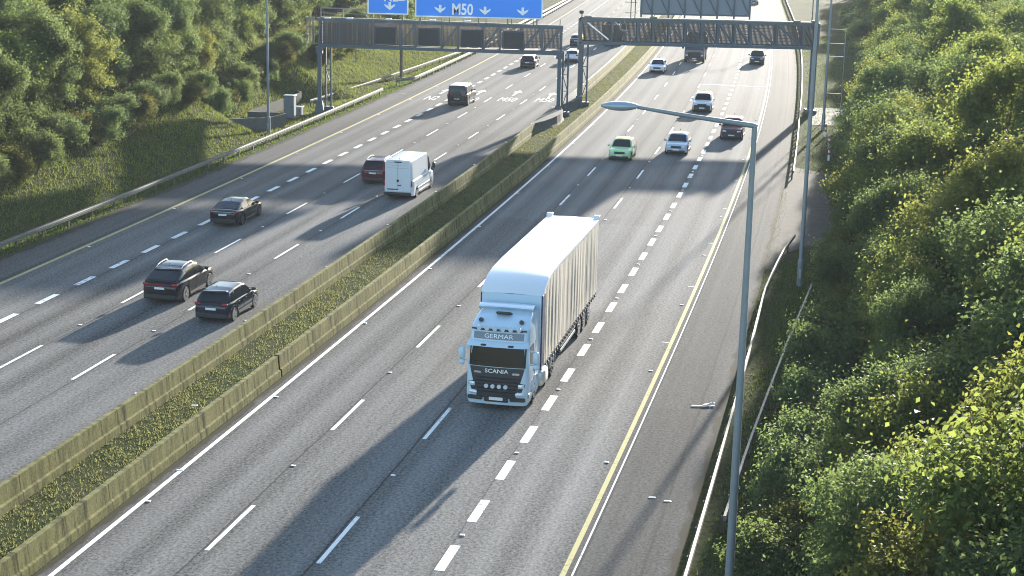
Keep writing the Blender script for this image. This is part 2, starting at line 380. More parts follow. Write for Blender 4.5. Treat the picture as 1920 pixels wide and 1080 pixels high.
# reflective road studs
stud_proto = None
SERIAL = []
def stud(s, d):
    global stud_proto
    if stud_proto is None:
        m = MB(); m.bbox((0, 0, .018), (.17, .11, .026), .012); o = m.build('road_stud', M['white_sign'])
        stud_proto = o
    else: o = stud_proto.copy(); COL.objects.link(o)
    o.location = W(s, d, .006); o.rotation_euler = (0, 0, -heading(s))
    lane = {0: 'white line by the %s barrier' % ('right' if d > -1 else 'left'), 4: 'first dashed line from the median', 7: 'second dashed line from the median', 11: 'thick dashed line', 14: 'yellow edge line'}
    key = min(lane, key=lambda q: abs((d if d > -1 else -d - 5.1) - q))
    tag(o, 'small white stud on the %s, %s road' % (lane[key], 'oncoming' if d > -1 else 'departing'), 'road stud', 'reflective studs along the %s road' % ('oncoming' if d > -1 else 'departing'))
    SERIAL.append((s, o))
for k in range(9):
    for d in (3.6, 7.28): stud(26.6 + k * L12, d)
    for d in (-8.67, -12.33): stud(42.2 + k * L12, d)
for k in range(11):
    stud(21.9 + k * 8.22, 10.95); stud(37.9 + k * 8.22, -16.12)
for k in range(9):
    stud(22 + k * L12, .18); stud(33 + k * L12, -5.32); stud(30 + k * L12, 14.3); stud(46 + k * L12, -19.6)

# ------------------------------------------------------------------ concrete median barriers
def barrier(d0, s0, s1, label, side):
    prof = [(-.25, -.03), (-.23, .27), (-.145, .31), (-.10, .88), (.10, .88), (.145, .31), (.23, .27), (.25, -.03)]
    m = MB(); m.sweep([((lambda q, a=a: d0 + a), z) for a, z in prof], s0, s1, 3, closed=False, caps=False, uv=True)
    # vertical texture coordinate follows the height so stains run down
    k = len(prof); m.uv = [(u, prof[i % k][1] + prof[i % k][0]) for i, (u, v) in enumerate(m.uv)]
    o = m.build('concrete_barrier', M['concrete'], origin=W(s0, d0))
    bm = bmesh.new(); bm.from_mesh(o.data); bmesh.ops.recalc_face_normals(bm, faces=bm.faces); bm.to_mesh(o.data); bm.free()
    return tag(o, label, 'barrier', 'concrete barriers of the central reserve')
barrier(-.84, -40, 36.9, 'stained concrete median barrier beside the lorry lane, nearest length in the foreground', 1)
barrier(-.84, 37.06, 420, 'long stained concrete median barrier on the lorry side, running under the gantries', 1)
barrier(-4.02, -40, 112, 'weathered concrete median barrier on the side of the white van, up to the gantry leg', 0)
barrier(-4.02, 137, 420, 'weathered concrete median barrier beyond the gantry legs, on the departing side', 0)
# flared concrete plinths round the gantry legs
for s0, s1, lab in ((112.0, 124.6, 'flared concrete plinth round the nearer median gantry leg'), (124.8, 137, 'flared concrete plinth round the farther median gantry leg')):
    m = MB(); rings = []
    for i in range(9):
        t = i / 8; q = s0 + (s1 - s0) * t; wd = .12 + .62 * math.sin(PI * t) ** .7
        c = -4.02 + .6 * math.sin(PI * t) ** .8
        rings.append([W(q, c - wd - .2, -.03), W(q, c - wd, .3), W(q, c - wd + .02, .88 + .1 * math.sin(PI * t)), W(q, c + wd - .02, .88 + .1 * math.sin(PI * t)), W(q, c + wd, .3), W(q, c + wd + .2, -.03)])
    m.loft(rings, closed=True, caps=True); tag(m.build('gantry_plinth', M['plain_concrete'], origin=W(s0, -4)), lab, 'plinth')

# ------------------------------------------------------------------ guardrails
_post_me = {}
def guardrail(path, label, h=.68, wbeam=True, spacing=3.2, s_step=2.0, face=1):
    """path: list of (s, d) knots; face +1 = traffic on the +d side"""
    ks = [q[0] for q in path]; kd = [q[1] for q in path]
    dd = lambda q: float(np.interp(q, ks, kd))
    s0, s1 = ks[0], ks[-1]; t = thing('guardrail', label, 'guardrail', W(s0, kd[0]), 0)
    if wbeam:
        pr = [(.05, -.155), (.0, -.14), (.0, -.10), (.08, -.055), (.08, -.02), (.01, .0), (.08, .02), (.08, .055), (.0, .10), (.0, .14), (.05, .155)]
        pr = [(a * face + .06 * face, z + h - .16) for a, z in pr]
        pr2 = [(a - .012 * face, z) for a, z in pr[::-1]]
        prof = pr + pr2
    else:
        prof = [(.0 + .05 * face, h - .18), (.09 * face + .05 * face, h - .18), (.09 * face + .05 * face, h), (.05 * face, h)]
    m = MB(); m.sweep([((lambda q, a=a: dd(q) + a), z) for a, z in prof], s0, s1, s_step, closed=True, caps=True)
    m.build('rail', M['rail'], t, origin=t.location, smooth=25)
    key = 'w'
    if key not in _post_me:
        pm = MB(); pm.box((0, 0, .25), (.11, .06, .62)); pm.box((.045, 0, .25), (.02, .13, .62)); pm.box((-.045, 0, .25), (.02, .13, .62))
        o = pm.build('post', M['post']); _post_me[key] = o.data; bpy.data.objects.remove(o)
    q = s0 + .4; n = 0
    while q < s1 and n < 99:
        o = bpy.data.objects.new('post', _post_me[key]); COL.objects.link(o); o.parent = t
        o.location = W(q, dd(q), 0) - t.location; o.rotation_euler = (0, 0, -heading(q)); q += spacing; n += 1
    return t
guardrail([(-30, -23.35), (134.5, -23.35)], 'long steel guardrail along the left verge, ending just past the gantry leg', .72, spacing=3.2)
guardrail([(122.5, -27.3), (140, -26.0), (177, -24.0), (330, -23.2)], 'steel guardrail running behind the left gantry leg along the foot of the grass bank', .72, spacing=3.2)
guardrail([(142, -23.9), (146, -22.7), (178, -22.5), (330, -22.45)], 'ramped steel guardrail starting beside the dark pole on the sunlit left verge', .72, spacing=3.2)
guardrail([(-30, 18.3), (45, 18.25), (56, 18.2), (62, 18.45), (67, 18.75), (70.8, 19.15)], 'thin steel guardrail on the right hard shoulder, bending away at the access bay', .72, False, 2.4)
guardrail([(24, 18.95), (31.5, 19.15), (38.5, 19.45), (46, 19.8), (58, 20.5)], 'second steel guardrail close behind the near lamp post, angled into the bushes', .72, False, 2.0)
guardrail([(94.5, 18.3), (126, 18.15), (164, 18.3), (196, 18.5), (253, 18.75), (330, 18.7)], 'far steel guardrail on the right shoulder, passing under the gantry', .72, False, 2.4)

# ------------------------------------------------------------------ lamp posts
def lamp_post(s, d, h, label, arm=4.0, full=True, face=-1, r=.11):
    t = thing('street_lamp', label, 'street lamp', W(s, d, ground_z(s, d)), heading(s), 'tall lamp posts along the motorway')
    MB().tube([(0, 0, 0), (0, 0, 1.4)], [r * 1.5, r * 1.45], 14).tube([(0, 0, 1.38), (0, 0, 1.5)], [r * 1.45, r * 1.1], 14).build('base', M['galv_dark'], t, smooth=True)
    MB().tube([(0, 0, 1.45), (0, 0, h * .55), (0, 0, h)], [r * 1.1, r * .9, r * .62], 14).build('pole', M['galv_dark'], t, smooth=True)
    MB().bbox((0, -r * 1.5, .7), (.12, .03, .5), .01).build('access_door', M['galv'], t)
    if full:
        a = face
        MB().tube([(-a * .06, 0, h - .06), (a * .05, 0, h - .02), (a * arm * .5, 0, h + arm * .055), (a * (arm - .75), 0, h + arm * .10)], [.075, .07, .055, .045], 12).build('arm', M['galv_dark'], t, smooth=True)
        hd = MB(); rings = []
        for i in range(11):
            k = i / 10; x = a * (arm - .85 + .95 * k); w = .19 * math.sin(PI * (.06 + .92 * k)) ** .6 + .01; zc = h + arm * .10 + .01
            rings.append([(x, w * math.cos(2 * PI * j / 14), zc + (.10 if math.sin(2 * PI * j / 14) > 0 else .11) * math.sin(2 * PI * j / 14) * (w / .17)) for j in range(14)])
        hd.loft(rings, caps=True); hd.build('lamp_head', M['lamp_head'], t, smooth=60)
        MB().loft([[(a * (arm - .5 + .42 * math.cos(2 * PI * j / 14) * q), .12 * math.sin(2 * PI * j / 14) * q, h + arm * .10 - .06 - .04 * (1 - q)) for j in range(14)] for q in (1, .8, .1)], caps=True).build('lens', M['lamp_clear'], t, smooth=True)
    return t
M['lamp_head'] = simple('lamp_head_grey', (.30, .36, .42), .4, .3, .08, 3)
# near pole: foot is below the frame, head reaches over the road
def inv(x, y):
    P = [(s_, W(s_, 0)) for s_ in np.arange(-10, 320, .25)]
    s_, c = min(P, key=lambda q: (q[1].x - x) ** 2 + (q[1].y - y) ** 2); t = heading(s_); return s_, (x - c.x) * math.cos(t) - (y - c.y) * math.sin(t)
s_, d_ = inv(6.12, 42.0)
lp = lamp_post(s_, d_, 14.3, 'tall grey lamp post nearest the camera, its arm reaching over the hard shoulder', 3.85); lp.rotation_euler = (0, 0, R_(-2))
s_, d_ = inv(15.29, 85.33)
lamp_post(s_, d_, 16.2, 'tall grey lamp post on the right verge, standing in the bushes by the access bay', 3.8)
s_, d_ = inv(27.55, 147.07)
lamp_post(s_, d_, 15.5, 'slim grey lamp post just right of the right-hand gantry leg', 3.8)
lamp_post(104.07, -25.1, 13.8, 'slim grey lamp post on the left verge in front of the retaining wall', 3.8, face=1)
lamp_post(247, 21.5, 14, 'distant lamp post on the right verge beyond the gantry', 3.8, r=.09)
t = thing('sign_pole', 'dark steel pole standing in the grass beyond the left gantry', 'pole', W(149.6, -25.0, 0), heading(149))
MB().tube([(0, 0, -.1), (0, 0, 5.6)], .17, 12).build('pole', M['post'], t, smooth=True)
MB().bbox((0, 0, .04), (.8, .8, .16), .03).build('footing', M['plain_concrete'], t)
t = thing('marker_post', 'slim post with a white upright marker on the grass bank behind the gantry', 'marker post', W(147.3, -29.5, ground_z(147.3, -29.5)), heading(147))
MB().tube([(0, 0, -.2), (0, 0, 3.5)], .05, 8).build('post', M['post'], t, smooth=True)
MB().bbox((0, -.06, 2.6), (.22, .04, 1.9), .015).build('marker_plate', M['white_sign'], t)

# ------------------------------------------------------------------ gantries
def beam(mb, a, b, w, h=None):
    """square bar from a to b"""
    a, b = Vector(a), Vector(b); t = (b - a).normalized(); u = Vector((0, 0, 1)) if abs(t.z) < .95 else Vector((1, 0, 0))
    r = t.cross(u).normalized(); u = r.cross(t); h = h or w
    mb.loft([[p + r * (i * w / 2) + u * (j * h / 2) for i, j in ((-1, -1), (1, -1), (1, 1), (-1, 1))] for p in (a, b)], caps=True); return mb
def grille(x0, x1, z0, z1, y, mb, pitch=.12, th=.105):
    x = x0
    while x < x1:
        mb.box(((x + min(x + th, x1)) / 2, y, (z0 + z1) / 2), (min(th, x1 - x), .02, z1 - z0)); x += pitch
    z = z0
    while z < z1: mb.box(((x0 + x1) / 2, y + .02, z), (x1 - x0, .015, .05)); z += .3
    return mb
def leg(parent, x, y0, y1, z1, sx, name='leg'):
    m = MB(); beam(m, (x, y0, 0), (x, y0, z1), .34, .34); m.box((x, y0, .6), (.85, .85, 1.2), taper=.6); m.box((x, y0, z1 - .3), (.62, .5, .6))
    m.build(name, M['gantry'], parent)
    m = MB(); beam(m, (x + sx, y1, .3), (x + sx, y1, z1), .16); beam(m, (x + sx + .48, y1, .3), (x + sx + .48, y1, z1), .16)
    m.box((x + sx + .24, y1, .25), (.95, .8, .5)); z = .9; k = 0
    while z < z1 - 1.2:
        beam(m, (x + sx, y1, z + 1.5 * (k % 2)), (x + sx + .48, y1, z + 1.5 * (1 - k % 2)), .07); beam(m, (x + sx, y1, z), (x + sx + .48, y1, z), .07); z += 1.5; k += 1
    m.build(name, M['gantry'], parent)
M['gantry'] = simple('blue_grey_gantry_steel', (.075, .10, .125), .65, .1, .14, 1.5)
# left gantry: world axis along x at Y = 150.5
GL = thing('sign_gantry', 'left sign gantry with lattice beam carrying the blue signs over the departing lanes', 'gantry', (-18.1, 150.5, 0), 0, 'sign gantries over the motorway')
xl, xr = 0.0, 22.2; zb, zt, dep = 6.05, 8.6, 1.5
def zl(x, z): return z - x * .012
leg(GL, .1, 0, 1.1, zb, .45)
leg(GL, 21.95, 0, 1.1, zb, .35)
m = MB()
for y in (0, dep):
    for z in (zb + .1, zt - .1): beam(m, (xl, y, zl(xl, z)), (xr, y, zl(xr, z)), .2, .26)
for x in (xl + .12, 1.9, 4.1, 4.95, 7.4, 8.8, 11.2, 12.7, 14.95, 16.5, 18.4, 20.3, xr - .12):
    for y in (0, dep): beam(m, (x, y - .01, zl(x, zb) + .2), (x, y - .01, zl(x, zt) - .2), .16)
for x0, x1 in ((7.4, 8.8), (11.2, 12.7), (14.95, 16.4), (18.45, 20.2), (20.4, 22.0)):
    beam(m, (x0, -.02, zl(x0, zb) + .2), (x1, -.02, zl(x1, zt) - .2), .15); beam(m, (x0, dep + .02, zl(x0, zb) + .2), (x1, dep + .02, zl(x1, zt) - .2), .15)
m.build('beam', M['gantry'], GL)
MB().box(((xl + xr) / 2, dep / 2, zb + .02), (xr - xl, dep, .06)).build('walkway', M['grille'], GL)
m = MB(); grille(xl + .1, xr - .1, zb + .2, zt - .3, dep - .1, m); m.build('mesh_grille', M['grille'], GL)
m = MB(); grille(xl + .1, 4.6, zb + .25, zt - .35, .06, m, .16, .10); m.build('mesh_grille', M['grille'], GL)
for i, x in enumerate((5.15, 9.05, 12.95, 16.7)):
    m = MB(); m.bbox((x + 1.0, -.22, 7.22 - i * .05), (1.95, .28, 1.62), .05); o = m.build('lane_signal', M['panel_dark'], GL)
    MB().bbox((x + 1.0, -.37, 7.22 - i * .05), (1.7, .03, 1.36), .02).build('display_screen', M['black_trim'], o)
m = MB()
for x in (.25, 2.25, 4.4, 5.6, 7.6, 9.2, 11.2, 13.2, 15.2, 17.5, 19.5, 21.9): beam(m, (x, -.1, zl(x, zt)), (x, -.1, zl(x, zt) + (.65 if x > 4.5 else .95)), .07)
beam(m, (.25, -.1, zt + .95), (4.4, -.1, zt + .9), .08); beam(m, (.25, -.1, zt + .5), (4.4, -.1, zt + .45), .05)
beam(m, (.2, 0, zt + .06), (xr, 0, zl(xr, zt) + .05), .14)
m.build('top_railing', M['rail'], GL)
for i, x in enumerate((.5, 2.5, 6.0, 9.9, 13.1)):
    m = MB(); beam(m, (x, -.15, zt + .06), (x + .3, -.75, zt + .12), .06); m.bbox((x + .45, -.8, zt + .12), (.6, .25, .14), .04); m.build('sign_light', M['white_sign'], GL)
m = MB()
for x in (-1.0, -.72, -.45):
    beam(m, (x, -.3, 6.3), (x, -.3, 8.75), .05); beam(m, (x, .5, 6.3), (x, .5, 8.75), .05)
for z in (6.35, 7.2, 7.95, 8.7): beam(m, (-1.05, -.3, z), (0, -.3, z), .06); beam(m, (-1.05, -.3, z), (-1.05, .5, z), .06)
m.build('ladder_cage', M['rail'], GL)
def sign_panel(parent, x0, x1, z0, z1, y, items, lab):
    b_ = MB(); b_.bbox(((x0 + x1) / 2, y, (z0 + z1) / 2), (x1 - x0, .08, z1 - z0), .02); p = b_.build('direction_sign', M['white_sign'], parent); p['label'] = lab
    MB().bbox(((x0 + x1) / 2, y - .05, (z0 + z1) / 2), (x1 - x0 - .26, .04, z1 - z0 - .26), .015).build('blue_panel', M['blue_sign'], p)
    m = MB()
    for x in np.linspace(x0 + .5, x1 - .5, max(int((x1 - x0) / 2), 2)): beam(m, (x, y + .12, z0 - .7), (x, y + .12, z1), .12)
    m.build('sign_bracket', M['rail'], p)
    for it in items:
        if it[0] == 't':
            _, txt, cx, cz, h, sx = it
            text_mb(txt, h, .02, lambda X, Y, Z: (cx + X, y - .085 - Z, cz + Y), .025, sx).build('lettering', M['white_sign'], p)
        elif it[0] == 'a':
            _, cx, cz, k = it; yy = y - .085; mm = MB()
            P = [(-.1, .42), (.1, .42), (.1, .1), (.42, .1), (.42, .02), (0, -.34), (-.42, .02), (-.42, .1), (-.1, .1)]
            P = [(-.11, .36), (.11, .36), (.11, .02), (.50, .20), (.42, .0), (0, -.33), (-.42, .0), (-.50, .20), (-.11, .02)]
            mm.loft([[(cx + a * k, q, cz + b * k) for a, b in P] for q in (yy, yy - .015)], caps=True); mm.build('arrow', M['white_sign'], p)
        elif it[0] == 'b':
            _, cx, cz, w, h = it; mm = MB()
            for dx, dz, ww, hh in ((0, h / 2, w, .09), (0, -h / 2, w, .09), (-w / 2, 0, .09, h), (w / 2, 0, .09, h)): mm.box((cx + dx, y - .09, cz + dz), (ww, .02, hh))
            mm.box((cx, y - .09, cz), (w * .5, .02, .08)); mm.build('emblem', M['white_sign'], p)
ox = -18.1
sign_panel(GL, -13.62 - ox, -9.93 - ox, 9.1, 13.6, -.2, [('a', -11.6 - ox, 9.85, 1.05), ('t', 'N2', -11.5 - ox, 10.3, .75, .95), ('b', -10.55 - ox, 10.62, .62, .5)], 'narrow blue N2 direction sign')
sign_panel(GL, -9.33 - ox, 2.2 - ox, 8.95, 13.6, -.2, [('a', -7.05 - ox, 9.7, 1.05), ('t', 'M50', -5.05 - ox, 9.25, .95, .8), ('a', -3.0 - ox, 9.62, 1.05), ('a', .4 - ox, 9.62, 1.05)], 'wide blue M50 direction sign')

# right gantry
GR = thing('sign_gantry', 'right sign gantry with lattice beam and sign back over the oncoming lanes', 'gantry', (5.9, 158.3, 0), 0, 'sign gantries over the motorway')
xr = 22.7; zb, zt = 6.15, 8.6
leg(GR, .1, 0, 1.2, zb, .3)
m = MB(); beam(m, (xr - .2, 0, 0), (xr - .2, 0, zb), .42); beam(m, (xr - .2, 1.3, 0), (xr - .2, 1.3, zb), .3)
z = .8
while z < 5.5: beam(m, (xr - .2, 0, z), (xr - .2, 1.3, z + 1.3), .08); z += 1.3
m.box((xr - .2, .6, .15), (.9, 2.0, .35)); m.build('leg', M['gantry'], GR)
m = MB(); X0 = lambda px: (px - 960) / 3087 * 163.0 * .985 - 5.9
xs = [X0(q) for q in (1086, 1132, 1180, 1207, 1237, 1267, 1297, 1327, 1358, 1387, 1435, 1483, 1526)]
xs[0] = .12; xs[-1] = xr - .15
for y in (0, dep):
    for z in (zb + .1, zt - .1): beam(m, (0, y, z), (xr, y, z), .2, .28)
    for x in xs: beam(m, (x, y - .01, zb + .2), (x, y - .01, zt - .2), .17)
    for a, b_ in zip(xs[:-1], xs[1:]): beam(m, (a, y - .02 + .04 * (y > 0), zt - .2), (b_, y - .02 + .04 * (y > 0), zb + .2), .13)
m.box((xr, dep / 2, (zb + zt) / 2), (.25, dep + .3, zt - zb)); m.box((0, dep / 2, (zb + zt) / 2), (.2, dep + .2, zt - zb))
m.build('beam', M['gantry'], GR)
MB().box((xr / 2, dep / 2, zb + .02), (xr, dep, .06)).build('walkway', M['grille'], GR)
m = MB(); grille(.1, xr - .1, zb + .25, zt - .25, dep - .12, m, .12, .105); m.build('mesh_grille', M['grille'], GR)
m = MB(); beam(m, (0, -.05, zt + .08), (xr, -.05, zt + .05), .14, .1); beam(m, (0, .3, zt + .02), (xr, .3, zt + .02), .08)
for x in (xs[-1] - 2.0, xs[-1] - .3, xs[0] + .6, xs[3]): m.bbox((x, -.3, zt + .2), (.7, .3, .16), .04)
m.build('cable_tray', M['rail'], GR)
sx0, sx1 = xs[2] + .25, xs[9]; px_ = MB(); px_.box(((sx0 + sx1) / 2, dep + .25, (8.95 + 13.6) / 2), (sx1 - sx0, .1, 13.6 - 8.95))
p = px_.build('sign_back', M['sign_back'], GR); m = MB()
for x in xs[2:10]: xx = max(x, sx0 + .1); beam(m, (xx, dep + .1, 8.7), (xx, dep + .1, 13.6), .15)
for a, b_ in zip(xs[2:9], xs[3:10]): beam(m, (a, dep + .08, 12.0), (b_, dep + .08, 9.0), .11)
for z in (9.05, 12.2, 13.5): beam(m, (sx0, dep + .06, z), (sx1, dep + .06, z), .14)
m.build('sign_frame', M['gantry'], p)
m = MB()
for x in (xs[2] - .75, xs[2] - .35): beam(m, (x, 0, zt), (x, 0, 13), .08)
for z in (9.2, 10.2, 11.2, 12.2): beam(m, (xs[2] - 1.3, 0, z), (xs[2] - .2, 0, z), .06)
m.build('ladder', M['post'], GR)
m = MB(); m.tube([(.15, -.2, zt), (.15, -.2, zt + .5)], .05, 8); m.bbox((.1, -.25, zt + .6), (.4, .5, .32), .06); m.build('camera_housing', M['black_trim'], GR)
m = MB(); beam(m, (xs[0] + .6, -.12, zt - .4), (xs[1] - .3, -.12, zb + .5), .12); m.build('brace', M['white_sign'], GR)
m = MB()
for x, z in ((xs[1] + .1, zt - .9), (xs[1] + .8, zt - .7)): m.bbox((x, -.15, z), (.14, .16, .8), .04)
m.bbox((xs[1] + 1.1, -.2, zt - 1.1), (.5, .3, .22), .06); m.build('detector', M['rail'], GR)

# ------------------------------------------------------------------ roadside cabinets, retaining wall
cw = MB(); rings = []
for q, d in ((101.5, -31.0), (106.5, -25.6), (109.0, -25.2), (109.1, -28.7), (124.5, -28.7), (127, -30.5)):
    a = W(q, d, -.1); n = Vector((0, .28, 0)); hh = 1.2
    rings.append([a, a + n, a + n + Vector((0, 0, hh)), a + Vector((0, 0, hh))])
cw.loft(rings, caps=True); tag(cw.build('retaining_wall', M['plain_concrete'], origin=W(109, -27)), 'low grey retaining wall cut into the left bank by the cabinet', 'wall')
def cabinet(s, d, w, dp, h, label, mat):
    t = thing('roadside_cabinet', label, 'cabinet', W(s, d, ground_z(s, d)), heading(s))
    MB().bbox((0, 0, .06), (w + .3, dp + .3, .2), .03).build('plinth', M['plain_concrete'], t)
    b_ = MB().bbox((0, 0, h / 2 + .12), (w, dp, h), .03).build('cabinet_body', mat, t)
    MB().bbox((0, 0, h + .15), (w + .1, dp + .1, .08), .02).build('roof', M['galv'], t)
    d1 = MB().bbox((0, -dp / 2 - .015, h / 2 + .12), (w * .86, .03, h * .88), .01).build('door', mat, t)
    MB().bbox((w * .32, -dp / 2 - .05, h / 2 + .15), (.04, .04, .18), .01).build('handle', M['black'], d1)
    return t
M['cab_grey'] = simple('grey_cabinet_paint', (.16, .185, .205), .6, .1, .1, 2)
cabinet(113.8, -26.4, .95, .7, 1.95, 'tall grey roadside cabinet left of the left gantry leg', M['cab_grey'])
cabinet(115.9, -26.3, .8, .6, .7, 'low grey box between the tall cabinet and the gantry leg', M['cab_grey'])
cabinet(109.9, -26.4, .9, .6, .6, 'low grey box at the corner of the retaining wall', M['cab_grey'])
# small things right of the lorry side, by the gantry foot
def bollard(s, d, label):
    t = thing('marker_post', label, 'marker post', W(s, d, ground_z(s, d)), heading(s), 'red and white marker posts by the gantry foot')
    MB().tube([(0, 0, -.1), (0, 0, 1.15)], .09, 10).build('post', M['white_sign'], t, smooth=True)
    for z in (.45, .85): MB().tube([(0, 0, z), (0, 0, z + .2)], .097, 10).build('red_band', M['red_band'], t, smooth=True)
M['red_band'] = simple('faded_red_band', (.35, .05, .04), .5, 0, .1, 4)
for q, d, l in ((118.5, 20.6, 'red and white marker post at the foot of the slim lamp post'), (111.5, 20.9, 'red and white marker post halfway between lamp post and bushes'), (105.0, 20.9, 'red and white marker post nearest the access bay')): bollard(q, d, l)
# maintenance frame beside the far lamp post
t = thing('access_ladder', 'tall steel ladder frame between the right gantry leg and the slim lamp post', 'ladder', W(129, 21.2, 0), heading(129))
m = MB()
for x in (-.75, .75): beam(m, (x, 0, 0), (x, 0, 8.6), .06)
m.build('upright', M['galv_dark'], t)
for z in (2.6, 6.0, 7.2, 8.5): beam(MB(), (-.7, 0, z), (.7, 0, z), .05).build('rung', M['galv_dark'], t)
# debris on the hard shoulder
t = MB(); t.bbox((0, 0, .03), (.95, .08, .025), .01); t.bbox((.15, .12, .05), (.35, .09, .05), .02, Matrix.Rotation(.5, 3, 'Z')); t.tube([(.1, 0, .05), (.4, .28, .09), (.5, .3, .04)], .02, 6)
t = t.build('debris', M['plate']); t.location = W(37.7, 17.0, .01); t.rotation_euler = (0, 0, .02); tag(t, 'pale broken strip of debris lying on the right hard shoulder beside the guardrail', 'debris')
for i, (s_, d_, l) in enumerate(((26.9, 16.35, 'larger flat white scrap on the near hard shoulder'), (26.7, 16.9, 'smaller white scrap at the right on the near hard shoulder'), (25.1, -.05, 'crumpled white scrap in the gutter between barrier and white edge line'), (31.5, -2.2, 'white litter scrap in the foreground median grass'), (135.5, -21.6, 'pale flat strip lying on the left hard shoulder by the guardrail end'))):
    m = MB(); k = 3.2 if i == 4 else 1
    m.loft([[(-.14 * k, -.05, 0), (.15 * k, -.06, 0), (.13 * k, .06, 0), (-.1 * k, .05, 0)], [(-.12 * k, -.04, .018), (.10 * k, -.05, .01), (.12 * k, .04, .022), (-.1 * k, .04, .012)]], caps=True)
    o = m.build('litter', M['plate']); o.location = W(s_, d_, ground_z(s_, d_) + (.02 if d_ > -1 or d_ < -20 else .12) + .01); tag(o, l, 'litter')

# ------------------------------------------------------------------ vehicles
def lerp(a, b, t): return a + (b - a) * t
def itp(x, tab): return float(np.interp(x, [q[0] for q in tab], [q[1] for q in tab]))
def place(s, d, oncoming, name, label, cat, group, yaw=0):
    return thing(name, label, cat, W(s, d, .012), heading(s) + (PI if oncoming else 0) + yaw, group)
def wheel_pair(t, ys, x, r, w, rim, dual=False):
    for y in ys:
        for sx in (-1, 1):
            wd = w * (2.1 if dual and y != ys[0] else 1); c = (sx * (x - wd / 2), y, r)
            m = MB(); n = 22; prof = [(r * .6, -wd / 2), (r * .93, -wd / 2), (r, -wd / 2 + .04), (r, wd / 2 - .04), (r * .93, wd / 2), (r * .6, wd / 2)]
            m.loft([[(c[0] + o, c[1] + q * math.cos(2 * PI * k / n), c[2] + q * math.sin(2 * PI * k / n)) for k in range(n)] for q, o in prof])
            wh = m.build('wheel', M['tyre'], t, smooth=True)
            m = MB(); m.disc((c[0] + sx * (wd / 2 - .05), y, r), (1, 0, 0), r * .62, .03, 20)
            xo = c[0] + sx * (wd / 2 - .015)
            m.disc((xo, y, r), (1, 0, 0), r * .64, .03, 22, hole=r * .54); m.disc((xo, y, r), (1, 0, 0), r * .15, .04, 10)
            for k in range(5):
                a = 2 * PI * k / 5 + .3; R3 = Matrix.Rotation(a, 3, 'X')
                m.box(Vector((xo, y, r)) + R3 @ Vector((0, 0, r * .34)), (.03, r * .16, r * .46), R3)
            m.build('rim', rim, wh)
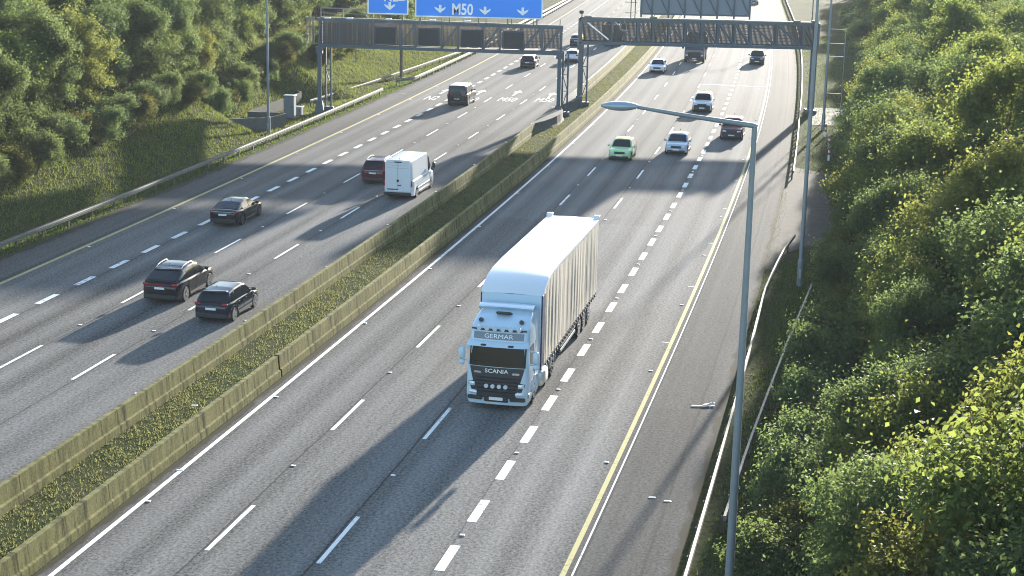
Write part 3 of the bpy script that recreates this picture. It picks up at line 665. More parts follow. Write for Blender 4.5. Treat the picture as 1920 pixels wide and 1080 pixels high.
def make_car(s, d, oncoming, name, label, group, sp):
    t = place(s, d, oncoming, name, label, sp.get('cat', 'car'), group)
    L, Wd, H = sp['L'], sp['W'], sp['H']; hw = Wd / 2; wr = sp.get('wr', .34); paint = sp['paint']
    wbf, wbb = L / 2 - sp.get('fo', .88), -L / 2 + sp.get('ro', .95)
    Y = lambda f: L / 2 - f * L
    top = sp['top']; prof = sp['cabin']          # body top (f, z); cabin profile (f, z)
    sq = sp.get('sq', 6)
    def wf(f):
        u = abs(f - .5) * 2; return hw * (1 - .13 * u ** sq) * (1 - sp.get('nose', .05) * max(0, .25 - f) / .25)
    def arch(y):
        z = .24
        for c in (wbf, wbb):
            q = (wr + .07) ** 2 - (y - c) ** 2
            if q > 0: z = max(z, wr + math.sqrt(q))
        return z
    m = MB(); rings = []
    fs = sorted(set([0, .004, .015, .04, .07, .1] + [i / 46 for i in range(5, 43)] + [.94, .97, .988, .996, 1] + [(L / 2 - c + k * (wr + .07)) / L for c in (wbf, wbb) for k in (-1.0, -.97, -.8, .8, .97, 1.0)]))
    for f in fs:
        y = Y(f); w = wf(f); tz = itp(f, top); bz = .22 + .10 * max(0, (abs(f - .5) - .46) / .04); az_ = max(arch(y), bz + .02)
        az_ = min(az_, tz - .12)
        e = min(f, 1 - f); k = 1 if e > .015 else .90 + .10 * (e / .015) ** .5
        zz = 0 if e > .015 else .06 * (1 - e / .015)
        w *= k; tz2 = tz - zz; bl = lerp(az_, tz2, .45); sh = tz2 - .10
        half = [(0, bz + zz), (w - .30, bz + zz), (w - .28, az_), (w * .975, az_ + .0), (w, max(bl, az_ + .02)), (w * .985, max(sh, az_ + .04)), (w * .93, tz2 - .025), (w * .80, tz2 + .0), (w * .4, tz2 + .02), (0, tz2 + .025)]
        rings.append([(x, y, z) for x, z in half] + [(-x, y, z) for x, z in half[-2:0:-1]])
    m.loft(rings, caps=True)
    body = m.build('body', paint, t, smooth=32)
    # cabin shell
    f0, f1 = prof[0][0], prof[-1][0]; belt = sp['belt']; rw = sp.get('rw', .74)
    rz = [q for q in prof]
    def cz(f): return itp(f, prof)
    def cx(f, z):
        wb_ = wf(f) * .93; q = min(max((z - belt) / (H - belt), 0), 1); return lerp(wb_, hw * rw * (1 - .04 * abs(f - .55)), q ** 1.15)
    m = MB(); rings = []
    fcs = sorted(set([q[0] for q in prof] + list(np.linspace(f0, f1, 26))))
    for f in fcs:
        z = cz(f); y = Y(f); zb_ = belt - .06; zs = max(z - .07, zb_ + .01); zm = lerp(zb_, zs, .55)
        half = [(cx(f, zb_), zb_), (cx(f, zm), zm), (cx(f, zs), zs), (max(cx(f, z) - .035, .1), z - .02), (cx(f, z) * .75, z + .005), (cx(f, z) * .4, z + .018), (0, z + .022)]
        rings.append([(x, y, q) for x, q in half] + [(-x, y, q) for x, q in half[-2::-1]])
    m.loft(rings, caps=True); m.build('roof', sp.get('roof', paint), t, smooth=34)
    # shut lines between the doors
    for f in sorted(set([sp['side_win'][0][0] - .01] + [(a[1] + b_[0]) / 2 for a, b_ in zip(sp['side_win'][:-1], sp['side_win'][1:])] + [sp['side_win'][-1][1] - .02])):
        if abs(Y(f) - wbb) < wr + .05 or abs(Y(f) - wbf) < wr + .05: f += .03 if Y(f) < wbf else 0
        for sx in (-1, 1): MB().box((sx * (wf(f) - .004), Y(f), (belt + .3) / 2 + .02), (.014, .014, belt - .50)).build('shut_line', M['black'], t)
    # side windows
    for a, b_ in sp['side_win']:
        for sx in (-1, 1):
            m = MB(); rings = []
            for k in range(9):
                f = lerp(a, b_, k / 8); z1 = cz(f) - .10; z0 = belt + .03
                if z1 < z0 + .01: z1 = z0 + .01
                rings.append([(sx * (cx(f, lerp(z0, z1, q)) + .010), Y(f), lerp(z0, z1, q)) for q in (0, .5, 1)])
            m.loft(rings, closed=False); o = m.build('side_window', M['glass'], t, smooth=True)
    def screen(fa, fb, name, inset=.88, lift=.014):
        m = MB(); rings = []; dy = (prof[1][1] - prof[0][1])
        for k in range(7):
            f = lerp(fa, fb, k / 6); z = cz(f); X = cx(f, z) * inset
            rings.append([(X * q, Y(f) + lift * .6 * (1 if fa < .5 else -1), z + lift + .018 * (1 - q * q)) for q in (-1, -.6, -.2, .2, .6, 1)])
        m.loft(rings, closed=False); return m.build(name, M['glass'], t, smooth=True)
    wa, wb2 = prof[0], prof[1]
    screen(lerp(wa[0], wb2[0], .06), lerp(wa[0], wb2[0], .93), 'windscreen')
    if sp.get('rear_glass', True):
        ra, rb = prof[-2], prof[-1]; screen(lerp(ra[0], rb[0], .10), lerp(ra[0], rb[0], sp.get('rgl', .9)), 'rear_window')
    if sp.get('sunroof'):
        m = MB(); rings = []
        for k in range(4):
            f = lerp(sp['sunroof'][0], sp['sunroof'][1], k / 3); rings.append([(cx(f, H) * .8 * q, Y(f), cz(f) + .022 + .012 * (1 - q * q)) for q in (-1, -.4, .4, 1)])
        m.loft(rings, closed=False); m.build('sunroof', M['glass'], t, smooth=True)
    wheel_pair(t, [wbf, wbb], hw - .01, wr, .22, sp.get('rim', M['rim']))
    MB().box((0, 0, .30), (Wd - .5, L * .92, .2)).build('underbody', M['black'], t)
    # lights
    hz = sp.get('hz', .68); tzl = sp.get('tz', .9); tw = sp.get('tw', .30); th_ = sp.get('thh', .13)
    for sx in (-1, 1):
        MB().bbox((sx * (wf(.02) - .24), L / 2 - .075, hz), (.40, .14, .14), .045, Matrix.Rotation(-sx * .28, 3, 'Z')).build('headlight', M['lamp_clear'], t, smooth=60)
        MB().bbox((sx * (wf(.98) - tw / 2 + .015), -L / 2 + .06, tzl), (tw, .14, th_), .04, Matrix.Rotation(sx * .22, 3, 'Z')).build('taillight', M['lamp_red'], t, smooth=60)
        m = MB(); m.bbox((sx * (hw + .08), Y(prof[0][0] + .06), belt + .07), (.22, .12, .15), .04); m.box((sx * (hw - .05), Y(prof[0][0] + .06), belt + .02), (.16, .05, .05))
        m.build('wing_mirror', sp.get('mirror', paint), t, smooth=60)
        MB().box((sx * (hw - .02), 0, .30), (.05, L * .40, .12)).build('side_skirt', sp.get('trim', M['black_trim']), t)
        for f in sp.get('handles', ()): MB().bbox((sx * (wf(f) + .005), Y(f), belt - .12), (.03, .18, .035), .012).build('door_handle', paint, t)
    MB().bbox((0, L / 2 - .0, hz - .02), (Wd * .48, .06, .17), .025).build('grille', M['black'], t)
    MB().bbox((0, L / 2 - .02, .34), (Wd * .78, .09, .19), .04).build('front_bumper', sp.get('trim', M['black_trim']), t)
    MB().bbox((0, -L / 2 + .03, .38), (Wd * .86, .12, .26), .05).build('rear_bumper', sp.get('trim', M['black_trim']), t)
    if sp.get('darkface'): MB().bbox((0, L / 2 - .02, .50), (Wd * .84, .12, .44), .06).build('front_grille', M['black_trim'], t)
    MB().bbox((0, L / 2 + .055, .46), (.52, .02, .11), .008).build('number_plate', M['plate'], t)
    MB().bbox((0, -L / 2 - .035, sp.get('pz', .72)), (.52, .02, .11), .008).build('number_plate', M['plate'], t)
    if sp.get('rails'):
        for sx in (-1, 1):
            m = MB(); a, b_ = prof[1][0] + .05, prof[-2][0] - .02
            m.tube([(sx * hw * (rw - .05), Y(lerp(a, b_, k / 6)), cz(lerp(a, b_, k / 6)) + (.065 if 0 < k < 6 else .01)) for k in range(7)], .022, 6); m.build('roof_rail', sp['rails'], t)
    if sp.get('spoiler'):
        f = prof[-2][0]; MB().bbox((0, Y(f) - .05, cz(f) + .005), (hw * 2 * rw * .92, .30, .045), .02, Matrix.Rotation(.12, 3, 'X')).build('rear_spoiler', paint, t, smooth=60)
    if sp.get('light_bar_rear'): MB().bbox((0, -L / 2 - .0, tzl), (Wd * .8, .05, .05), .015).build('tail_strip', M[sp['light_bar_rear']], t)
    if sp.get('band'): MB().bbox((0, Y(prof[1][0]) - .05, H + .03), (hw * 2 * rw * .86, .30, .03), .012).build('roof_band', sp['band'], t)
    MB().tube([(0, Y(prof[-2][0]) + .25, H), (0, Y(prof[-2][0]) + .16, H + .14)], [.02, .008], 6).build('aerial', M['black'], t)
    return t
P_black = car_paint('black_car_paint', (.007, .009, .014)); P_dark = car_paint('dark_blue_grey_paint', (.010, .015, .026))
P_red = car_paint('dark_red_paint', (.09, .012, .018)); P_white = car_paint('white_car_paint', (.62, .64, .66), .3, 0)
P_pale = car_paint('pale_blue_silver_paint', (.36, .44, .52), .3, .3); P_green = car_paint('pale_green_white_paint', (.42, .66, .30), .35, .1)
P_lime = car_paint('lime_yellow_paint', (.50, .68, .12), .4, 0); P_silver = car_paint('silver_paint', (.40, .41, .43), .28, .6)
M['chrome_s'] = M['chrome']
SUV = dict(L=4.75, W=1.93, H=1.68, wr=.37, belt=1.08, fo=.88, ro=.95, hz=.78, tz=.98, pz=.80, rw=.71,
    top=[(0, .74), (.02, .86), (.06, .95), (.24, 1.06), (.3, 1.08), (.9, 1.10), (.965, 1.06), (.99, .98), (1, .90)],
    cabin=[(.24, 1.05), (.42, 1.64), (.50, 1.68), (.70, 1.68), (.86, 1.60), (.985, 1.10)], side_win=[(.31, .52), (.535, .72), (.74, .86)], rgl=.92, handles=(.48, .68))
COUPE_SUV = dict(SUV, L=4.9, W=1.98, H=1.66, cabin=[(.25, 1.05), (.43, 1.61), (.50, 1.66), (.64, 1.65), (.78, 1.55), (.975, 1.12)], side_win=[(.32, .53), (.545, .73)], light_bar_rear='lamp_red')
HATCH = dict(L=4.3, W=1.80, H=1.50, wr=.33, belt=.96, fo=.84, ro=.78, hz=.68, tz=.92, pz=.70, rw=.70,
    top=[(0, .66), (.02, .76), (.06, .84), (.24, .95), (.3, .97), (.93, .98), (.98, .93), (1, .84)],
    cabin=[(.235, .94), (.42, 1.46), (.50, 1.50), (.72, 1.49), (.86, 1.42), (.975, 1.0)], side_win=[(.31, .53), (.545, .74), (.76, .85)], handles=(.49, .69))
SEDAN = dict(L=4.75, W=1.86, H=1.44, wr=.34, belt=.94, fo=.86, ro=.98, hz=.66, tz=.90, pz=.74, rw=.68,
    top=[(0, .62), (.02, .72), (.06, .80), (.25, .93), (.3, .95), (.8, .98), (.95, 1.02), (.985, .99), (1, .88)],
    cabin=[(.26, .92), (.45, 1.41), (.52, 1.44), (.62, 1.43), (.74, 1.34), (.94, 1.01)], side_win=[(.33, .54), (.555, .76)], handles=(.5, .7))
away, towards = 'vehicles driving away on the left carriageway', 'vehicles coming towards the camera on the right carriageway'
make_car(49.4, -10.45, False, 'parked_car'.replace('parked_car', 'car'), 'black sports utility car with sloping rear, just left of the smaller dark hatchback', away, dict(COUPE_SUV, paint=P_black, rails=M['chrome'], spoiler=1, sunroof=(.52, .70), trim=M['black_trim']))
make_car(46.4, -6.7, False, 'car', 'dark hatchback with bright reflecting roof, driving in the lane next to the median barrier', away, dict(HATCH, L=4.35, H=1.55, paint=P_dark, spoiler=1, rim=M['rim']))
make_car(68.2, -14.6, False, 'car', 'black fastback saloon driving alone on the thick dashed line of the left carriageway', away, dict(SEDAN, paint=P_black, light_bar_rear='chrome_s', rim=M['rim_dark']))
make_car(85.2, -10.2, False, 'car', 'dark red sports utility car half hidden behind the white van', away, dict(SUV, L=4.4, W=1.85, H=1.64, paint=P_red, light_bar_rear='chrome_s', rails=M['chrome'], spoiler=1))
make_car(130.1, -14.2, False, 'car', 'boxy dark four-wheel drive with a spare wheel on its tailgate', away, dict(SUV, L=4.75, W=2.0, H=1.97, wr=.40, belt=1.2, sq=16, rw=.84, nose=.02, pz=.70, tz=1.0, tw=.14, thh=.3, paint=P_dark,
    top=[(0, 1.0), (.02, 1.08), (.24, 1.14), (.3, 1.2), (.98, 1.2), (1, 1.14)], cabin=[(.27, 1.14), (.36, 1.9), (.42, 1.97), (.7, 1.97), (.955, 1.95), (.995, 1.2)], side_win=[(.33, .5), (.52, .68), (.70, .92)], rgl=.55))
_t = bpy.data.objects['car.004']
m = MB(); m.disc((0, -2.375 - .16, 1.12), (0, 1, 0), .37, .22, 24); m.build('spare_wheel', M['black_trim'], _t, smooth=True)
make_car(167.3, -13.5, False, 'car', 'dark hatchback with sunlit white bonnet, driving away under the left gantry beam', away, dict(HATCH, paint=P_dark, spoiler=1))
make_car(176.4, -9.4, False, 'car', 'white car partly hidden by the nearer median gantry leg', away, dict(HATCH, paint=P_white))
make_car(199.5, -11.6, False, 'car', 'dark car with pale roof seen in the gap between the two gantries', away, dict(HATCH, paint=P_black, roof=P_silver))
make_car(96.9 + .0 + 4.2, 5.0, True, 'car', 'pale green hatchback with a lime band above its windscreen', towards, dict(HATCH, L=4.3, W=1.80, H=1.52, paint=P_green, band=P_lime))
make_car(105.6, 8.95, True, 'car', 'pale blue hatchback driving in the lane just right of the green car', towards, dict(HATCH, L=4.35, W=1.82, H=1.56, paint=P_pale))
make_car(133.2, 9.0, True, 'car', 'white sports utility car with dark grille, just above the lamp arm', towards, dict(SUV, L=4.5, W=1.88, H=1.66, darkface=1, paint=P_white, rails=M['chrome']))
make_car(115.5, 12.75, True, 'car', 'dark red sports utility car crossed by the lamp arm, beside the hard shoulder', towards, dict(SUV, L=4.7, W=1.95, H=1.76, darkface=1, paint=P_red, rails=M['chrome']))
make_car(167.3, 1.75, True, 'car', 'white hatchback in the lane beside the median barrier, below the right gantry', towards, dict(HATCH, paint=P_white))
make_car(182.0, 13.0, True, 'car', 'dark car with round lamps driving next to the hard shoulder under the right gantry', towards, dict(SUV, L=4.2, W=1.85, H=1.6, darkface=1, paint=P_dark))
make_car(303.5, 12.4, True, 'car', 'distant dark car at the top edge of the picture', towards, dict(HATCH, paint=P_black))

# --- white panel van
def make_van():
    sp = dict(L=6.2, W=2.02, H=2.66, wr=.35, belt=1.30, fo=1.0, ro=1.25, hz=.85, tz=1.10, pz=.62, rw=.86, sq=22, nose=.06, paint=P_white, tw=.14, thh=.42, cat='van', mirror=M['black'],
        top=[(0, .78), (.02, .98), (.05, 1.12), (.15, 1.28), (.2, 1.32), (1, 1.32)], cabin=[(.135, 1.24), (.245, 2.30), (.30, 2.55), (.36, 2.64), (.985, 2.62), (1, 1.30)], side_win=[(.19, .285)], rear_glass=False, trim=M['black_trim'])
    t = make_car(81.0, -7.0, False, 'van', 'tall white panel van with blue-shaded rear doors, beside the dark red car', away, sp)
    for sx in (-1, 1):
        MB().bbox((sx * .445, -3.115, 1.5), (.86, .03, 1.95), .02).build('rear_door', P_white, t)
        MB().bbox((sx * 1.015, -.1, .62), (.03, 3.4, .12), .012).build('side_moulding', M['black_trim'], t)
        MB().bbox((sx * 1.16, 2.0, 1.62), (.2, .12, .38), .04).build('wing_mirror', M['black'], t)
    MB().disc((0, -3.14, 1.28), (0, 1, 0), .085, .03, 16).build('emblem', M['black'], t)
    MB().bbox((.10, -3.14, .98), (.26, .03, .06), .01).build('door_handle', M['black'], t)
    MB().bbox((0, -3.12, 2.52), (.5, .06, .07), .02).build('brake_light', M['black_trim'], t)
    MB().bbox((-.35, -3.14, .70), (.75, .02, .07), .01).build('plate_recess', M['black'], t)
    MB().bbox((0, -3.16, .42), (1.9, .18, .16), .04).build('bumper_step', M['black'], t)
    for z in (2.12, 2.3): MB().box((0, -3.125, z), (1.5, .02, .02)).build('door_crease', P_silver, t)
make_van()

# --- articulated lorry
M['cab_blue'] = car_paint('pale_blue_white_cab_paint', (.50, .62, .70), .3, .05)
M['white_roof'] = simple('white_trailer_roof', (.68, .69, .70), .35, 0, .05, .6)
def curtain():
    m, nt, b = new_mat('cream_curtain'); tc = nt.nodes.new('ShaderNodeTexCoord'); o = tc.outputs['Object']
    f = noise(nt, scale_vec(nt, o, 1, 4.5, .12), 1.0, 5, .65); f2 = noise(nt, scale_vec(nt, o, 1, 1.2, .5), 1, 3)
    c = mix(nt, ramp(nt, f, [(.35, gray(0)), (.62, gray(1))]), (.43, .39, .32), (.54, .50, .42)); c = mix(nt, math_n(nt, 'MULTIPLY', f2, .35), c, (.25, .20, .14))
    nt.links.new(c, b.inputs['Base Color']); b.inputs['Roughness'].default_value = .6; bump(nt, b, f, .35, .05); return m
M['curtain'] = curtain()
M['tank'] = simple('pale_side_tank', (.55, .56, .50), .35, .3, .15, 3)
def make_lorry():
    t = place(34.9, 9.09, True, 'articulated_lorry', 'articulated lorry with pale blue cab, white-roofed trailer and cream curtain side', 'lorry', None)
    # local: y = 0 at the front bumper, body towards -y ; x to its own right
    def rr(hx, yf, yb, z, cf=.22, cb=.05, bow=.06):   # rounded plan ring
        P = []
        for k in range(5): a = PI / 2 * k / 4; P.append((hx - cf + cf * math.cos(a), yf - cf + cf * math.sin(a)))
        for k in range(1, 6): u = 1 - 2 * k / 6; P.append(((hx - cf) * u, yf + bow * (1 - u * u)))
        for k in range(5): a = PI / 2 + PI / 2 * k / 4; P.append((-hx + cf + cf * math.cos(a), yf - cf + cf * math.sin(a)))
        P += [(-hx, yb + cb), (-hx + cb, yb), (hx - cb, yb), (hx, yb + cb)]
        return [(x, y, z) for x, y in P]
    levels = [(.24, 1.20, -.05, -2.1), (.42, 1.235, .0, -2.25), (.75, 1.245, .02, -2.3), (1.15, 1.245, .0, -2.3), (1.62, 1.24, -.03, -2.3), (1.75, 1.235, -.05, -2.3), (2.62, 1.20, -.20, -2.3),
              (2.72, 1.20, -.20, -2.3), (3.18, 1.18, -.36, -2.3), (3.26, 1.17, -.42, -2.3), (3.42, 1.14, -.72, -2.3), (3.56, 1.10, -1.10, -2.3), (3.70, 1.03, -1.6, -2.3), (3.76, .95, -1.85, -2.28)]
    m = MB(); m.loft([rr(hx, yf, yb, z) for z, hx, yf, yb in levels], caps=True); m.build('cab', M['cab_blue'], t, smooth=32)
    def front(z, x, off=.012):
        """point on the cab's front face"""
        hx = itp(z, [(q[0], q[1]) for q in levels]); yf = itp(z, [(q[0], q[2]) for q in levels]); cf = .22; ax = abs(x)
        if ax <= hx - cf: y = yf + .06 * (1 - (ax / (hx - cf)) ** 2)
        else: q = min((ax - hx + cf) / cf, 1); y = yf - cf + cf * math.sqrt(max(1 - q * q, 0))
        return (x * (1 + off * .3), y + off, z)
    def panel(z0, z1, w0, w1, mat, name, par=t, off=.014, n=12, nz=6):
        m = MB(); m.loft([[front(lerp(z0, z1, k / nz), lerp(-1, 1, j / n) * lerp(w0, w1, k / nz), off) for j in range(n + 1)] for k in range(nz + 1)], closed=False); return m.build(name, mat, par, smooth=True)
    panel(1.78, 2.60, 1.13, 1.13, M['cab_glass'], 'windscreen')
    gr = panel(.52, 1.76, .78, 1.10, M['black_trim'], 'grille', off=.012)
    for z in (.78, .92, 1.06, 1.2, 1.34):
        m = MB(); w = lerp(.74, .92, (z - .62) / 1.0); m.loft([[front(z + dz, lerp(-w, w, j / 8), o) for j in range(9)] for dz, o in ((-.03, .02), (0, .05), (.03, .02))], closed=False); m.build('grille_bar', M['black'], gr)
    text_mb('SCANIA', .155, .03, lambda X, Y, Z: (-X, front(1.6, 0, .0)[1] - .05 * X * X + .055 + .5 * Z, 1.55 + Y), .01, 1.2).build('lettering', M['white_sign'], gr)
    for sx in (-1, 1):
        m = MB(); m.loft([[front(1.54 + a, sx * x, .03) for a in (-.04, .04)] for x in (.62, .75, .9)], closed=False); m.build('grille_slot', M['chrome'], gr)
        m = MB(); m.bbox((sx * 1.0, -.06, .98), (.36, .16, .44), .06, Matrix.Rotation(-sx * .35, 3, 'Z')); h_ = m.build('headlight_housing', M['black_trim'], t)
        MB().bbox((sx * 1.0, .005, 1.05), (.27, .08, .2), .05, Matrix.Rotation(-sx * .35, 3, 'Z')).build('headlight', M['lamp_clear'], h_, smooth=60)
        MB().bbox((sx * .95, .045, .72), (.38, .1, .16), .05, Matrix.Rotation(-sx * .25, 3, 'Z')).build('fog_lamp', M['lamp_clear'], t, smooth=60)
        MB().bbox((sx * .86, .05, .50), (.62, .12, .16), .04, Matrix.Rotation(-sx * .15, 3, 'Z')).build('bumper_vent', M['black_trim'], t)
        # mirrors on arms
        m = MB(); m.tube([(sx * 1.18, -.42, 2.42), (sx * 1.52, -.30, 2.40)], .03, 8); m.tube([(sx * 1.2, -.42, 1.86), (sx * 1.5, -.32, 1.9)], .03, 8)
        a_ = m.build('mirror_arm', M['cab_blue'], t)
        MB().bbox((sx * 1.50, -.30, 2.18), (.26, .16, .50), .06).build('mirror_housing', M['cab_blue'], a_, smooth=60)
        MB().bbox((sx * 1.50, -.30, 1.80), (.24, .15, .22), .05).build('mirror_housing', M['cab_blue'], a_, smooth=60)
        m = MB(); m.loft([[(sx * 1.247, y, z), (sx * 1.222, y2, z2)] for y, z, y2, z2 in ((-.42, 1.82, -.50, 2.52), (-.8, 1.70, -.8, 2.54), (-1.25, 1.66, -1.22, 2.54))], closed=False); m.build('side_window', M['glass'], t)
        m = MB(); m.box((sx * 1.252, -1.32, 1.7), (.012, .02, 1.9)); m.box((sx * 1.252, -.8, 1.12), (.012, 1.0, .02)); m.build('door_gap', M['black'], t)
        MB().bbox((sx * 1.262, -1.18, 1.45), (.03, .18, .05), .015).build('door_handle', M['black'], t)
        MB().bbox((sx * 1.2, -.55, .62), (.14, .8, .22), .04).build('step', M['galv_dark'], t)
        m = MB(); m.loft([[(sx * (1.30 if 0 < k < 11 else 1.2), -1.45 + .66 * math.cos(PI * k / 11), .52 + .66 * math.sin(PI * k / 11)), (sx * 1.0, -1.45 + .66 * math.cos(PI * k / 11), .52 + .66 * math.sin(PI * k / 11))] for k in range(12)], closed=False); m.build('wheel_arch', M['cab_blue'], t)
        MB().bbox((sx * 1.17, -2.85, .72), (.5, 1.1, .62), .08).build('side_tank', M['tank'], t, smooth=60)
        m = MB(); m.loft([[(sx * 1.20, -2.25, .95), (sx * 1.20, -2.85, .95), (sx * 1.20, -2.80, 3.5), (sx * 1.16, -2.25, 3.72)], [(sx * 1.14, -2.25, .95), (sx * 1.14, -2.85, .95), (sx * 1.14, -2.80, 3.5), (sx * 1.1, -2.25, 3.72)]], caps=True); m.build('side_fairing', M['cab_blue'], t)
        MB().tube([(sx * .82, -.74, 3.46), (sx * .82, -.60, 3.50)], .09, 12).build('roof_lamp', M['black'], t)
    for z, w_ in ((.44, 1.16), (2.74, 1.15), (3.16, 1.1)):
        m = MB(); m.loft([[front(z + a, lerp(-w_, w_, j / 12), .006) for j in range(13)] for a in (-.008, .008)], closed=False); m.build('panel_gap', M['black'], t)
    # visor, light bar, headboard, roof lip
    m = MB(); m.loft([[front(z, lerp(-1.17, 1.17, j / 12), o) for j in range(13)] for z, o in ((2.60, .04), (2.60, .26), (2.72, .16), (2.78, .03))], closed=False); m.build('sun_visor', M['cab_blue'], t, smooth=60)
    for x in (-.55, .55): MB().bbox((x, front(2.65, x)[1] + .2, 2.66), (.22, .1, .07), .02).build('visor_lamp', M['black'], t)
    hb = panel(2.84, 3.10, 1.0, 1.0, M['sign_back'], 'headboard', off=.02)
    text_mb('GERMAR', .16, .02, lambda X, Y, Z: (-X, front(2.97, 0, .0)[1] - .05 * X * X + .05 + .5 * Z - .3 * Y, 2.89 + Y), .0, 1.3).build('lettering', M['white_sign'], hb)
    lb = MB(); lb.tube([(x, front(3.22, x)[1] + .10, 3.22) for x in np.linspace(-1.1, 1.1, 9)], .035, 8); lb = lb.build('light_bar', M['black_trim'], t)
    for k in range(6):
        x = -.8 + .32 * k; MB().disc((x, front(3.24, x)[1] + .13, 3.27), (0, 1, 0), .095, .08, 14).build('spot_lamp', M['lamp_clear'], lb)
    for k in range(4):
        x = -.39 + .26 * k; MB().disc((x, front(1.0, x)[1] + .07, 1.02), (0, 1, .1), .085, .07, 14).build('spot_lamp', M['lamp_clear'], gr)
    m = MB(); m.loft([[(x, -1.62 - .05 * (1 - (x / 1.12) ** 2) - dy, 3.74 + dz + .0) for x in np.linspace(-1.12, 1.12, 9)] for dy, dz in ((0, -.04), (-.20, .10), (.1, .17), (.5, .12), (.5, -.1))], closed=False); m.build('roof_spoiler', M['cab_blue'], t, smooth=50)
    MB().bbox((.0, -1.22, 3.66), (.62, .55, .10), .04, Matrix.Rotation(.32, 3, 'X')).build('roof_hatch', M['black_trim'], t)
    MB().bbox((0, .10, .50), (.56, .03, .13), .01).build('number_plate', M['plate'], t)
    MB().bbox((0, .03, .47), (1.0, .10, .22), .04).build('front_bumper', M['black_trim'], t)
    for z, w, x in ((2.02, .5, .62), (1.94, .32, .7)): MB().box((x, front(z, x, .03)[1], z), (w, .02, .03)).build('wiper', M['black'], t)
    MB().box((0, -3.0, .85), (.9, 5.8, .25)).build('chassis', M['black'], t)
    def axle(y, par=t, dual=False, r=.5):
        for sx in (-1, 1):
            wd = .56 if dual else .32; c = (sx * (1.235 - wd / 2), y); n = 26; m = MB()
            prof = [(r * .55, -wd / 2), (r * .93, -wd / 2), (r, -wd / 2 + .05), (r, wd / 2 - .05), (r * .93, wd / 2), (r * .55, wd / 2)]
            m.loft([[(c[0] + o, c[1] + q * math.cos(2 * PI * k / n), r + q * math.sin(2 * PI * k / n)) for k in range(n)] for q, o in prof]); w_ = m.build('wheel', M['tyre'], par, smooth=True)
            m = MB(); xo = c[0] + sx * wd / 2; m.disc((xo - sx * (.12 if dual else .02), y, r), (1, 0, 0), r * .56, .03, 20); m.disc((xo - sx * .01, y, r), (1, 0, 0), r * .60, .04, 24, hole=r * .48); m.disc((xo - sx * .0, y, r), (1, 0, 0), r * .2, .1, 14)
            m.build('rim', M['rim'], w_)
    axle(-1.45); axle(-4.05, dual=True); axle(-5.35, dual=True)
    for y in (-4.05, -5.35):
        for sx in (-1, 1):
            m = MB(); m.loft([[(sx * 1.26, y + .6 * math.cos(PI * k / 10), .5 + .6 * math.sin(PI * k / 10)), (sx * .72, y + .6 * math.cos(PI * k / 10), .5 + .6 * math.sin(PI * k / 10))] for k in range(11)], closed=False); m.build('mudguard', M['tank'], t)
    # trailer
    yf, yb, hx = -2.55, -16.6, 1.275
    zr = lambda y: itp(y, [(-16.6, 4.72), (-6.5, 4.80), (-4.6, 4.76), (-3.6, 4.62), (-2.95, 4.40), (-2.55, 4.14)])
    ys = list(np.linspace(yb, -6.5, 9)) + [-5.8, -5.2, -4.6, -4.1, -3.6, -3.25, -2.95, -2.7, -2.55]
    m = MB(); m.loft([[(-hx - .01, y, zr(y) - .16), (-hx - .01, y, zr(y) - .03), (-hx + .06, y, zr(y)), (0, y, zr(y) + .03), (hx - .06, y, zr(y)), (hx + .01, y, zr(y) - .03), (hx + .01, y, zr(y) - .16)] for y in ys], closed=False)
    m.build('trailer_roof', M['white_roof'], t, smooth=40)
    for sx in (-1, 1):
        m = MB(); rings = []
        for i, y in enumerate(np.linspace(yb + .12, yf - .58, 110)):
            wv = .007 * math.sin(i * .9 + math.sin(i * .13) * 2) + .006 * math.sin(i * 2.3 + sx) + .012 * math.sin(i * .17); zt_ = zr(y) - .13
            rings.append([(sx * (hx - .015 + wv * k), y, lerp(1.12, zt_, q)) for q, k in ((0, .4), (.15, 1.2), (.5, 1.5), (.85, 1), (1, 0))])
        m.loft(rings, closed=False); cu = m.build('curtain_side', M['curtain'], t, smooth=True)
        bk = None
        for i in range(26):
            y = yb + .5 + i * .5
            if bk is None: bk = MB().box((0, 0, .06), (.02, .06, .26)).box((sx * .014, 0, -.02), (.03, .10, .08)).build('curtain_buckle', M['galv_dark'], cu); o = bk
            else: o = bk.copy(); COL.objects.link(o); o.parent = cu
            o.location = (sx * (hx + .014), y, 1.0)
        MB().box((sx * (hx - .03), (yf + yb) / 2 - .2, 1.0), (.06, 13.3, .16)).build('side_rail', M['black_trim'], t)
        MB().box((sx * (hx - .03), -2.84, 2.6), (.09, .60, 3.1)).build('corner_post', car_blue, t)
        MB().bbox((sx * (hx - .12), yb - .02, 4.74), (.30, .24, .26), .03).build('roof_corner', M['white_roof'], t)
        m = MB()
        for z in (.55, .78): m.box((sx * 1.2, -9.2, z), (.04, 3.6, .11))
        m.build('side_guard', M['galv'], t)
        MB().box((sx * 1.0, -7.0, .7), (.12, .14, .8)).build('landing_leg', M['galv_dark'], t)
        MB().bbox((sx * .95, yb - .05, .82), (.42, .08, .14), .03).build('taillight', M['lamp_red'], t)
    MB().box((0, yf - .02, 2.6), (2.46, .08, 3.1)).build('bulkhead', M['cab_blue'], t)
    MB().box((0, yb + .03, 2.85), (2.5, .10, 3.6)).build('rear_doors', M['white_roof'], t)
    MB().box((0, (yf + yb) / 2, 1.06), (2.44, 13.9, .12)).build('trailer_floor', M['black_trim'], t)
    MB().box((0, (yf + yb) / 2 - 1, .85), (1.0, 11, .3)).build('trailer_chassis', M['black'], t)
    for y in (-11.9, -13.2, -14.5): axle(y)
car_blue = car_paint('dark_blue_post_paint', (.03, .045, .10))
make_lorry()

